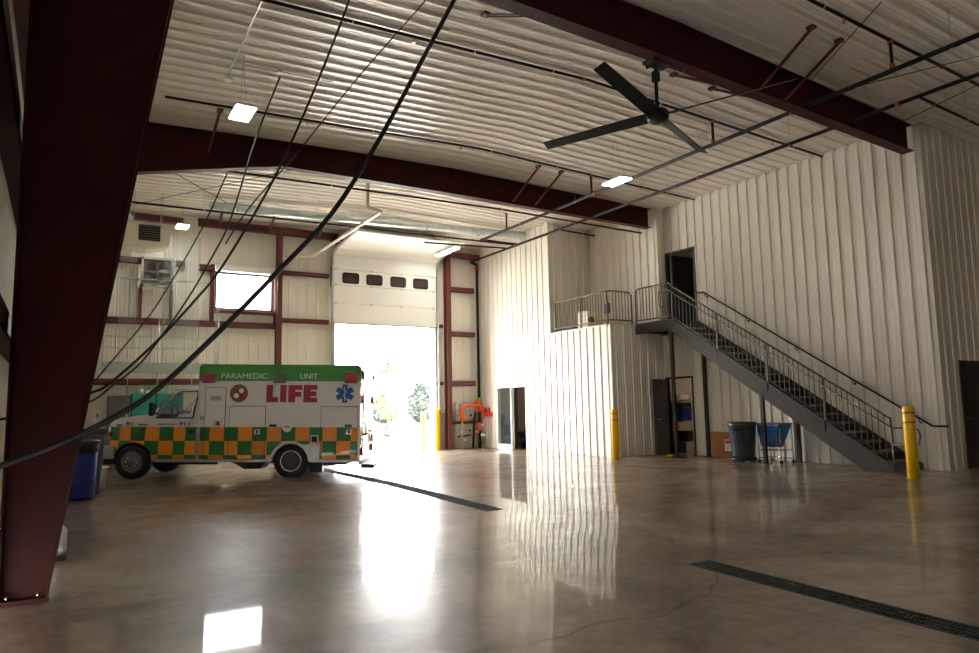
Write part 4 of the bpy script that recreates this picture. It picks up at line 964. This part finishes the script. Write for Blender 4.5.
# ------------------------------------------------------------------ AMBULANCE  (x to its rear, y across, z up; origin at the near front tyre)
th=math.radians(29.5); tl=math.radians(1.3)
u0=V((math.cos(th),-math.sin(th),0)); n0=V((math.sin(th),math.cos(th),0)); k0=V((0,0,1))
ux=u0*math.cos(tl)-k0*math.sin(tl); uz=u0*math.sin(tl)+k0*math.cos(tl)
am=thing('ambulance','white ambulance with green and orange checkers and LIFE in red letters','ambulance')
am.matrix_world=Matrix(((ux.x,n0.x,uz.x,1.4605),(ux.y,n0.y,uz.y,17.595),(ux.z,n0.z,uz.z,-.005),(0,0,0,1)))
LV=livery(am)
W=2.1
def side(a,b2,t_): return (a,t_,b2)
def arc(cx,cz,r,a0,a1,n): return [(cx+r*math.cos(math.radians(a0+(a1-a0)*i/n)),cz+r*math.sin(math.radians(a0+(a1-a0)*i/n))) for i in range(n+1)]
# --- patient box
w=B()
arch=arc(3.44,.40,.43,0,180,14)
out=[(4.97,.40)]+[(4.97,2.50),(4.90,2.56),(1.41,2.56),(1.345,2.50),(1.345,.40)]
outline=[(3.01,.40)]+[p for p in reversed(arch)][1:-1]+[(3.87,.40)]+out
for (t0,t1) in ((0,.04),(W-.04,W)): w.plate(outline,[],side,t0,t1)
w.box((1.345,.04,.40),(1.385,W-.04,2.50))
w.hexa([(1.345,.0,2.50),(1.41,.0,2.56),(1.41,W,2.56),(1.345,W,2.50),(1.385,0,2.48),(1.45,0,2.53),(1.45,W,2.53),(1.385,W,2.48)])
w.box((1.41,.0,2.52),(4.90,W,2.56)); w.box((1.385,.04,.40),(2.98,W-.04,.46)); w.box((3.9,.04,.40),(4.97,W-.04,.46))
w.hexa([(4.86,0,2.53),(4.90,0,2.56),(4.90,W,2.56),(4.86,W,2.53),(4.93,0,2.48),(4.97,0,2.50),(4.97,W,2.50),(4.93,W,2.48)])
# rear wall with door opening left as frame
w.plate([(.04,.46),(W-.04,.46),(W-.04,2.50),(.04,2.50)],[[(.40,.52),(W-.40,.52),(W-.40,2.12),(.40,2.12)]],lambda a,b2,t_:(t_,a,b2),4.93,4.97)
w.obj('patient_box',LV,am)
w=B(); w.box((2.98,.06,.40),(3.0,W-.06,.85)); w.box((3.88,.06,.40),(3.9,W-.06,.85)); w.box((2.98,.06,.84),(3.9,W-.06,.86)); w.obj('wheel_housing',M['black'],am)
w=B(); w.box((1.35,-.012,2.455),(4.95,.004,2.475)); w.obj('drip_rail',LV,am)
w=B(); w.box((1.44,-.012,.385),(2.99,.02,.425)); w.box((3.89,-.012,.385),(4.96,.02,.425)); w.obj('rub_rail',M['alu'],am)
w=B(); w.box((1.342,-.012,.39),(1.42,.02,1.164)); w.obj('corner_guard',M['alu'],am)
w=B(); w.box((4.92,-.006,.40),(4.976,.03,1.20)); w.obj('corner_guard',M['alu'],am)
w=B()
inner=arc(3.44,.40,.395,0,180,18); outer=arc(3.44,.40,.45,180,0,18)
w.prism(inner+outer,side,-.03,.01); w.obj('fender_ring',M['alu'],am)
w=B(); w.plate([(3.74,.44),(4.08,.44),(4.08,.775),(3.62,.775),(3.72,.70),(3.80,.60),(3.86,.50),(3.87,.44)],[],side,-.006,0); w.obj('fuel_panel',M['alu'],am)
w=B(); w.box((3.87,-.012,.80),(4.05,0,.985)); fo=w.obj('fuel_door',M['alu'],am); w=B(); w.box((3.90,-.014,.83),(4.02,-.012,.955)); w.obj('recess',M['black'],fo)
def cdoor(x0,x1,z0,z1,nm='compartment_door'):
    w=B(); w.box((x0-.012,-.003,z0-.012),(x1+.012,.0,z1+.012)); g=w.obj('door_seal',M['decal_k'],am)
    w=B(); w.box((x0,-.014,z0),(x1,-.001,z1)); return w.obj(nm,LV,am,bevel=.006)
dA=cdoor(1.515,1.955,.46,2.03,'side_door'); dB=cdoor(2.06,2.85,.46,1.62); dC=cdoor(4.10,4.905,.46,1.62)
w=B(); w.box((2.06,-.02,1.60),(2.85,-.014,1.625)); w.obj('door_trim',M['chrome'],dB)
w=B(); w.box((4.10,-.02,1.60),(4.905,-.014,1.625)); w.obj('door_trim',M['chrome'],dC)
w=B()
for i in range(6): w.box((1.64,-.024,1.755+i*.016),(1.85,-.014,1.763+i*.016))
w.box((1.63,-.018,1.745),(1.855,-.014,1.85)); w.obj('vent_grille',M['alu'],dA)
def handle(x,z,parent,wd=.13):
    w=B(); w.box((x,-.02,z),(x+wd,-.014,z+.11)); h=w.obj('handle_plate',M['chrome'],parent)
    w=B(); w.box((x+wd*.4,-.03,z+.015),(x+wd*.65,-.02,z+.095)); w.obj('handle_lever',M['black'],h)
handle(1.73,1.185,dA,.16); handle(2.62,1.0,dB); handle(4.66,1.0,dC)
for x in (2.95,4.63):
    w=B(); w.box((x,-.03,1.165),(x+.16,0,1.222)); w.obj('marker_lamp',M['decal_k'],am,bevel=.01)
w=B(); w.box((1.415,-.02,1.31),(1.49,0,1.41)); w.obj('side_lamp',M['alu'],am); 
def blamp(x0,x1,z0,z1,m_):
    w=B(); w.box((x0-.02,-.03,z0-.02),(x1+.02,0,z1+.02)); b0=w.obj('lamp_bezel',M['grey'],am,bevel=.015)
    w=B(); w.box((x0,-.06,z0),(x1,-.03,z1)); w.obj('lens',M[m_],b0,bevel=.02)
blamp(1.44,1.70,2.165,2.33,'redlens'); blamp(3.02,3.27,2.165,2.33,'greylens'); blamp(4.62,4.88,2.165,2.35,'redlens')
w=B(); w.box((1.39+.05,-.02,2.41),(1.55,0,2.435)); w.obj('marker_lamp',M['amber'],am)
w=B(); w.box((4.82,-.02,2.41),(4.93,0,2.44)); w.obj('marker_lamp',M['redlens'],am)
def txt(name,s,x,z,size,wd,m_,bold=.0,parent=am,y=-.008):
    mx=Matrix.Translation((x,y,z))@Matrix.Rotation(PI/2,4,'X')
    return text_obj(name,s,size,.004,M[m_],parent,mx,bold,wd)
txt('lettering','PARAMEDIC',2.352,2.293,.175,1.02,'lettering',0)
txt('lettering','UNIT',3.795,2.293,.175,.40,'lettering',.0018)
# LIFE in blocky letters
zb,zt=1.713,2.103
def blocks(nm,rects):
    w=B()
    for (a,c,e,g_) in rects: w.box((a,-.008,c),(e,0,g_))
    w.obj(nm,M['crimson'],am)
blocks('letter_l',[(2.858,zb,3.0,zt),(3.0,zb,3.124,zb+.115)])
blocks('letter_i',[(3.165,zb,3.304,zt)])
blocks('letter_f',[(3.348,zb,3.50,zt),(3.50,zt-.11,3.657,zt),(3.50,zt-.265,3.635,zt-.155)])
blocks('letter_e',[(3.687,zb,3.835,zt),(3.835,zt-.105,3.994,zt),(3.835,zb+.14,3.975,zb+.245),(3.835,zb,3.994,zb+.105)])
# star of life
w=B()
for a in (90,30,150):
    an=math.radians(a); u=V((math.cos(an),0,math.sin(an))); c0=V((4.612,-.006,1.912)); w.bar(c0-u*.205,c0+u*.205,.115,.008,up=(0,1,0))
so=w.obj('star_emblem',M['blue'],am)
w=B(); w.bar((4.612,-.014,1.75),(4.612,-.014,2.07),.012,.004,up=(0,1,0)); w.tube([(4.612+.03*math.sin(q*.9),-.014,1.76+q*.022) for q in range(13)],.008,5); w.obj('staff_mark',M['lettering'],so)
# round seal
def disc(nm,x,z,r,y0,y1,m_,parent,n=28): 
    w=B(); w.lathe([(r,y0),(r,y1)],c=(x,0,z),axis='y',n=n); return w.obj(nm,M[m_] if isinstance(m_,str) else m_,parent)
se=disc('round_seal',2.247,1.912,.202,-.004,0,'brownseal',am)
disc('seal_band',2.247,1.912,.16,-.006,-.004,'brownseal',se)
for (dx,dz,m_) in ((-.055,.055,'crimson'),(.055,.055,'lettering'),(-.055,-.055,'lettering'),(.055,-.055,'crimson')):
    disc('seal_quarter',2.247+dx,1.912+dz,.055,-.010,-.006,m_,se,14)
w=B(); w.box((2.247-.15,-.008,1.915),(2.247+.15,-.006,1.99)); w.obj('seal_stripe',M['green_seal'],se)
bg=disc('round_badge',3.345,1.155,.108,-.006,0,'white',am); disc('badge_ring',3.345,1.155,.085,-.008,-.006,'lettering',bg); w=B(); w.box((3.28,-.01,1.16),(3.41,-.008,1.185)); w.obj('badge_print',M['crimson'],bg)
# rear face details
w=B(); w.box((4.945,.42,.54),(4.975,W/2-.01,2.10)); rd1=w.obj('rear_door',LV,am); w=B(); w.box((4.945,W/2+.01,.54),(4.975,W-.42,2.10)); rd2=w.obj('rear_door',LV,am)
for (y0,y1,p_) in ((.5,W/2-.1,rd1),(W/2+.1,W-.5,rd2)):
    w=B(); w.box((4.976,y0,1.35),(4.984,y1,1.95)); w.obj('door_window',M['mirror_glass'],p_)
    w=B(); w.tube([(4.98,y0+.05,.75),(5.03,y0+.05,.8),(5.03,y0+.05,1.2),(4.98,y0+.05,1.25)],.014,6); w.obj('grab_bar',M['chrome'],p_)
for y in (.2,W-.2):
    for z,m_ in ((1.78,'amber'),(2.35,'redlens'),(.62,'redlens')):
        w=B(); w.cyl((4.97,y,z),(5.03,y,z),.09 if z<2 else .06,14); w.obj('rear_lamp',M[m_],am)
    w=B(); w.box((4.97,y-.13,.75),(5.05,y+.13,.95)); w.obj('rear_lamp_box',M['chrome'],am,bevel=.02)
w=B()
for q in range(6): w.box((4.97,.3+q*.28,2.24),(5.01,.46+q*.28,2.38))
w.obj('rear_warning_lamps',M['redlens'],am)
w=B(); w.box((4.97,.05,2.40),(5.02,W-.05,2.44)); w.box((4.97,.1,2.12),(5.0,W-.1,2.16)); w.obj('rear_rail',M['chrome'],am)
w=B(); w.tube([(4.97,1.3,1.05),(5.08,1.2,1.02),(5.05,.8,.98),(5.08,.5,1.0),(4.97,.35,.98)],.02,6); w.obj('rear_strap',M['black'],am)
w=B(); w.box((5.0,.12,.30),(5.38,W-.12,.335)); w.box((4.9,.3,.30),(5.0,W-.3,.40))
for q in range(9): w.box((5.02+q*.04,.14,.335),(5.035+q*.04,W-.14,.345))
w.obj('step_bumper',M['alu'],am)
w=B(); w.box((5.0,-.0,.25),(5.30,.14,.34)); w.obj('bumper_pod',M['black'],am,bevel=.02)
# --- cab (v spans .04..2.06)
def tum(x,z,y,c=W/2):
    hw=abs(y-c); s=1 if y>c else -1; q=hw
    if z>1.28: q-=.16*((z-1.28)/.75)**1.2
    if x<-.1: q-=.16*((-.1-x)/.6)**2
    return c+s*q
def cabmap(a,b2,t_): return (a,tum(a,b2,t_),b2)
archf=arc(-.07,.385,.44,6,165,12)
cab=[(1.335,.41),(1.335,2.035),(1.0,2.045),(.90,2.02),(.80,1.95),(.66,1.83),(.52,1.685),(.37,1.51),(.23,1.43),(.0,1.40),(-.2,1.375),(-.40,1.345),(-.54,1.29),(-.63,1.22),(-.65,1.12),(-.65,.74),(-.45,.70)]
low=[p for p in reversed(archf)]
outline=cab+low+[(.43,.41)]
winp=[(.44,1.375),(.50,1.63),(.66,1.785),(.83,1.925),(.92,1.945),(1.27,1.945),(1.22,1.375)]
w=B(); w.plate(outline,[winp],cabmap,.05,.10); w.plate(outline,[winp],cabmap,W-.05,W-.10)
# skin over the top: hood + roof
top=cab[1:16]
for i in range(len(top)-1):
    (xa,za),(xb,zb_)=top[i],top[i+1]
    if .36<xb and xa<.91 : continue   # windshield gap
    ys_=[.06,.3,.7,W/2,W-.7,W-.3,W-.06]
    for j in range(len(ys_)-1):
        y0,y1=ys_[j],ys_[j+1]
        def cr(x,z,y): return z+(.035*(1-((y-W/2)/(W/2))**2) if x<.4 or x>.9 else 0)
        P=lambda x,z,y:(x,tum(x,z,y),cr(x,z,y) if z>1.1 else z)
        w.quad(P(xa,za,y0),P(xa,za,y1),P(xb,zb_,y1),P(xb,zb_,y0))
w.box((1.31,.08,.45),(1.335,W-.08,1.3))
w.obj('cab_body',LV,am)
w=B()
for s in (.15,W-.19): w.bar((.37,tum(.37,1.5,s),1.50),(.88,tum(.88,2.02,s),2.02),.07,.05)
w.obj('windshield_pillar',M['paint_w'],am)
w=B(); A=[(.37,tum(.37,1.5,.16),1.50),(.37,tum(.37,1.5,W-.16),1.50),(.88,tum(.88,2.0,W-.16),2.01),(.88,tum(.88,2.0,.16),2.01)]
w.hexa(A+[(p[0]+.006,p[1],p[2]-.006) for p in A]); w.obj('windshield',M['glass'],am)
for t0 in (.07,W-.08):
    w=B(); w.prism(winp,cabmap,t0,t0+.005); w.obj('door_window',M['glass'],am)
cxm=sum(p[0] for p in winp)/7; czm=sum(p[1] for p in winp)/7
wo_=[(cxm+(p[0]-cxm)*1.07,czm+(p[1]-czm)*1.09) for p in winp]
w=B(); w.plate(wo_,[winp],cabmap,.040,.05); w.obj('window_seal',M['black'],am)
# cab door seams
w=B()
w.plate([(.325,.47),(1.31,.47),(1.315,1.97),(.93,2.0),(.80,1.99),(.50,1.70),(.325,1.45)],[[(.335,.48),(1.302,.48),(1.307,1.962),(.93,1.99),(.81,1.98),(.508,1.695),(.335,1.445)]],cabmap,.046,.05); w.obj('door_seam',M['decal_k'],am)
w=B(); w.box((1.17,.02,1.02),(1.27,.05,1.09)); w.obj('cab_door_handle',M['black'],am,bevel=.01)
w=B(); w.box((.45,.03,.385),(1.33,.35,.42)); w.obj('running_board',M['alu'],am)
# cab interior
w=B(); w.box((.40,.2,1.15),(.62,W-.2,1.44)); w.tube([(.62,.55+.17*math.cos(q*PI/6),1.48+.17*math.sin(q*PI/6)) for q in range(13)],.014,6); w.obj('dashboard',M['interior'],am)
for y in (.3,1.3):
    w=B(); w.box((.75,y,.95),(1.2,y+.5,1.1)); w.hexa([(1.08,y,1.1),(1.22,y,1.1),(1.22,y+.5,1.1),(1.08,y+.5,1.1),(1.18,y+.05,1.68),(1.28,y+.05,1.68),(1.28,y+.45,1.68),(1.18,y+.45,1.68)]); w.obj('seat',M['interior'],am,bevel=.03)
w=B(); w.box((.4,.1,.45),(1.3,W-.1,.5)); w.box((.3,.12,.45),(.36,W-.12,1.35)); w.obj('cab_floor',M['interior'],am)
w=B(); w.box((1.31,.12,1.3),(1.33,W-.12,2.0)); w.obj('partition_panel',M['interior'],am)
# mirrors
for s in (0,1):
    y=-.17 if s==0 else W+.05
    w=B(); w.box((.335,y,1.40),(.43,y+.12,1.70)); mo=w.obj('wing_mirror',M['black'],am,bevel=.025)
    w=B(); yy=.07 if s==0 else W-.07; w.bar((.40,y+.06,1.48),(.45,yy,1.45),.03,.03); w.bar((.40,y+.06,1.62),(.47,yy,1.60),.02,.02); w.obj('mirror_arm',M['black'],mo)
    w=B(); w.box((.432,y+.015,1.42),(.436,y+.105,1.68)); w.obj('mirror_glass',M['mirror_glass'],mo)
# front end
w=B(); w.box((-.74,.04,.45),(-.60,W-.04,.73)); w.hexa([(-.74,.04,.45),(-.45,.02,.45),(-.45,.1,.45),(-.66,.14,.45),(-.74,.04,.73),(-.45,.02,.73),(-.45,.1,.73),(-.66,.14,.73)]); w.obj('front_bumper',M['alu'],am,bevel=.02)
w=B(); w.box((-.72,.06,.33),(-.42,W-.06,.46)); w.obj('air_dam',M['black'],am)
w=B(); w.box((-.66,.35,.78),(-.645,W-.35,1.2)); go=w.obj('grille',M['black'],am)
for q in range(5):
    w=B(); w.box((-.675,.37,.81+q*.08),(-.66,W-.37,.835+q*.08)); w.obj('grille_slat',M['chrome'],go)
for y in (.17,W-.36):
    w=B(); w.box((-.665,y,.93),(-.60,y+.19,1.16)); ho=w.obj('headlamp',M['chrome'],am,bevel=.02)
w=B(); w.box((-.655,.09,.95),(-.59,.16,1.05)); w.obj('turn_lamp',M['redlens'],am,bevel=.01)
w=B(); w.box((-.60,.2,.45),(-.45,W-.2,1.1)); w.obj('radiator_core',M['black'],am)
# cab decals follow the body side
def decal(nm,x0,z0,x1,z1,m_,parent=am,off=.003):
    y=lambda x,z:tum(x,z,.05)-off
    w=B(); w.hexa([(x0,y(x0,z0),z0),(x1,y(x1,z0),z0),(x1,y(x1,z0)+.004,z0),(x0,y(x0,z0)+.004,z0),(x0,y(x0,z1),z1),(x1,y(x1,z1),z1),(x1,y(x1,z1)+.004,z1),(x0,y(x0,z1)+.004,z1)]); return w.obj(nm,M[m_],parent)
decal('hood_badge',-.467,1.17,-.335,1.215,'decal_k')
fo=decal('flag_decal',-.24,1.175,-.06,1.265,'white')
for q in range(4): decal('flag_stripe',-.24,1.177+q*.024,-.06,1.189+q*.024,'crimson',fo,.005)
decal('flag_canton',-.24,1.22,-.165,1.265,'blue',fo,.006)
for q in range(6): decal('fender_lettering',.03+q*.036,1.19,.058+q*.036,1.225,'decal_k')
txt('lettering','EMERGENCY',.70,1.212,.058,.46,'crimson',.001,y=.042); txt('lettering','911',1.07,1.222,.125,.23,'decal_k',.003,y=.042)
# chassis
w=B(); w.box((-.4,.6,.40),(4.9,.7,.52)); w.box((-.4,W-.7,.40),(4.9,W-.6,.52)); w.cyl((-.02,.2,.37),(-.02,W-.2,.37),.05,8); w.cyl((3.44,.2,.37),(3.44,W-.2,.37),.07,8); w.ball((3.44,W/2,.37),.18,(1,1,1),2); w.box((.5,.7,.28),(1.6,W-.7,.45)); w.cyl((1.8,1.5,.3),(4.3,1.5,.3),.06,8); w.obj('chassis',M['black'],am)
w=B(); w.prism([(2.05,.40),(2.9,.40),(2.76,.235),(2.40,.225),(2.22,.33)],side,.1,.6); w.obj('step_well',M['stairp'],am)
w=B(); w.prism([(3.9,.40),(4.9,.40),(4.6,.30),(4.0,.28)],side,.35,1.6); w.box((3.85,.25,.14),(4.1,.5,.4)); w.obj('rear_tank',M['black'],am)
def wheel(x,y,s,rear):
    R=.395 if rear else .385; t=bpy.data.objects.new('wheel',None); COL.objects.link(t); t.parent=am; t.location=(x,y,R+.012 if rear else R-.004)
    w=B(); hw=.11; w.lathe([(.22,-hw+.01),(.30,-hw),(.355,-hw+.012),(R-.004,-hw+.04),(R,0),(R-.004,hw-.04),(.355,hw-.012),(.30,hw),(.22,hw-.01)],axis='y',n=36); w.obj('tyre',M['rubber'],t)
    w=B()
    if rear: w.lathe([(.235,-s*-.105),(.225,s*.10),(.205,s*.07),(.19,s*.0),(.07,s*.0),(.06,s*.07),(.02,s*.075)],axis='y',n=28)
    else: w.lathe([(.235,s*.105),(.225,s*.11),(.20,s*.09),(.15,s*.10),(.08,s*.15),(.05,s*.155),(.01,s*.16)],axis='y',n=28)
    w.obj('rim',M['rim'] if not rear else M['grey_dark'],t)
    if rear:
        w=B(); w.lathe([(.235,s*.104),(.235,s*.112),(.215,s*.112),(.212,s*.09)],axis='y',n=28); w.obj('rim_ring',M['chrome'],t)
    for q in range(8):
        a=2*PI*q/8; w=B(); w.cyl((.12*math.cos(a),s*(.0 if rear else .11),.12*math.sin(a)),(.12*math.cos(a),s*(.03 if rear else .13),.12*math.sin(a)),.013,6); w.obj('wheel_nut',M['chrome'],t)
wheel(-.07,.17,-1,False); wheel(-.07,W-.17,1,False)
wheel(3.44,.15,-1,True); wheel(3.44,.40,-1,True); wheel(3.44,W-.15,1,True); wheel(3.44,W-.40,1,True)

# ------------------------------------------------------------------ light, sky, camera
wd=bpy.data.worlds.new('sky'); SC.world=wd; wd.use_nodes=True; nt=wd.node_tree; bg=nt.nodes['Background']
tc=nt.nodes.new('ShaderNodeTexCoord'); sx=nt.nodes.new('ShaderNodeSeparateXYZ'); nt.links.new(tc.outputs['Generated'],sx.inputs[0])
rp=nt.nodes.new('ShaderNodeValToRGB'); rp.color_ramp.elements[0].position=.0; rp.color_ramp.elements[0].color=(1,.985,.96,1); rp.color_ramp.elements[1].position=.6; rp.color_ramp.elements[1].color=(.97,.985,1,1)
nt.links.new(sx.outputs[2],rp.inputs[0]); nt.links.new(rp.outputs[0],bg.inputs['Color']); bg.inputs['Strength'].default_value=21.0
sn=bpy.data.lights.new('sun','SUN'); sn.energy=34; sn.angle=.02; sn.color=(1,.96,.88)
so_=bpy.data.objects.new('sun',sn); COL.objects.link(so_); so_.rotation_euler=V((-.62,.12,-.77)).to_track_quat('-Z','Y').to_euler()
def portal(loc,rot,sx_,sy_):
    l=bpy.data.lights.new('portal','AREA'); l.shape='RECTANGLE'; l.size=sx_; l.size_y=sy_
    l.cycles.is_portal=True
    o=bpy.data.objects.new('daylight_portal',l); COL.objects.link(o); o.location=loc; o.rotation_euler=rot
portal(((DOOR[0]+DOOR[1])/2,YB+.22,2.1),(-PI/2,0,0),3.66,4.4)
portal(((WIN[0]+WIN[1])/2,YB+.1,(WIN[2]+WIN[3])/2),(-PI/2,0,0),1.7,1.15)

cam=bpy.data.cameras.new('camera'); co=bpy.data.objects.new('camera',cam); COL.objects.link(co)
yaw,pt,ro=[math.radians(a) for a in (31.498,6.486,-1.1474)]
fw=V((math.sin(yaw)*math.cos(pt),math.cos(yaw)*math.cos(pt),math.sin(pt))); rt=V((math.cos(yaw),-math.sin(yaw),0)); up=rt.cross(fw)
r2=rt*math.cos(ro)+up*math.sin(ro); u2=-rt*math.sin(ro)+up*math.cos(ro)
co.matrix_world=Matrix(((r2.x,u2.x,-fw.x,0),(r2.y,u2.y,-fw.y,0),(r2.z,u2.z,-fw.z,1.45),(0,0,0,1)))
cam.sensor_width=36; cam.lens=702.46/979*36; cam.clip_end=500; cam.clip_start=.05
SC.camera=co
SC.view_settings.view_transform='Standard'; SC.view_settings.look='None'; SC.view_settings.gamma=1; SC.view_settings.use_curve_mapping=False
SC.view_settings.exposure=0.92
SC.cycles.use_denoising=True
SC.cycles.max_bounces=8; SC.cycles.diffuse_bounces=5; SC.cycles.glossy_bounces=4; SC.cycles.transmission_bounces=6; SC.cycles.transparent_max_bounces=8
SC.cycles.sample_clamp_indirect=20
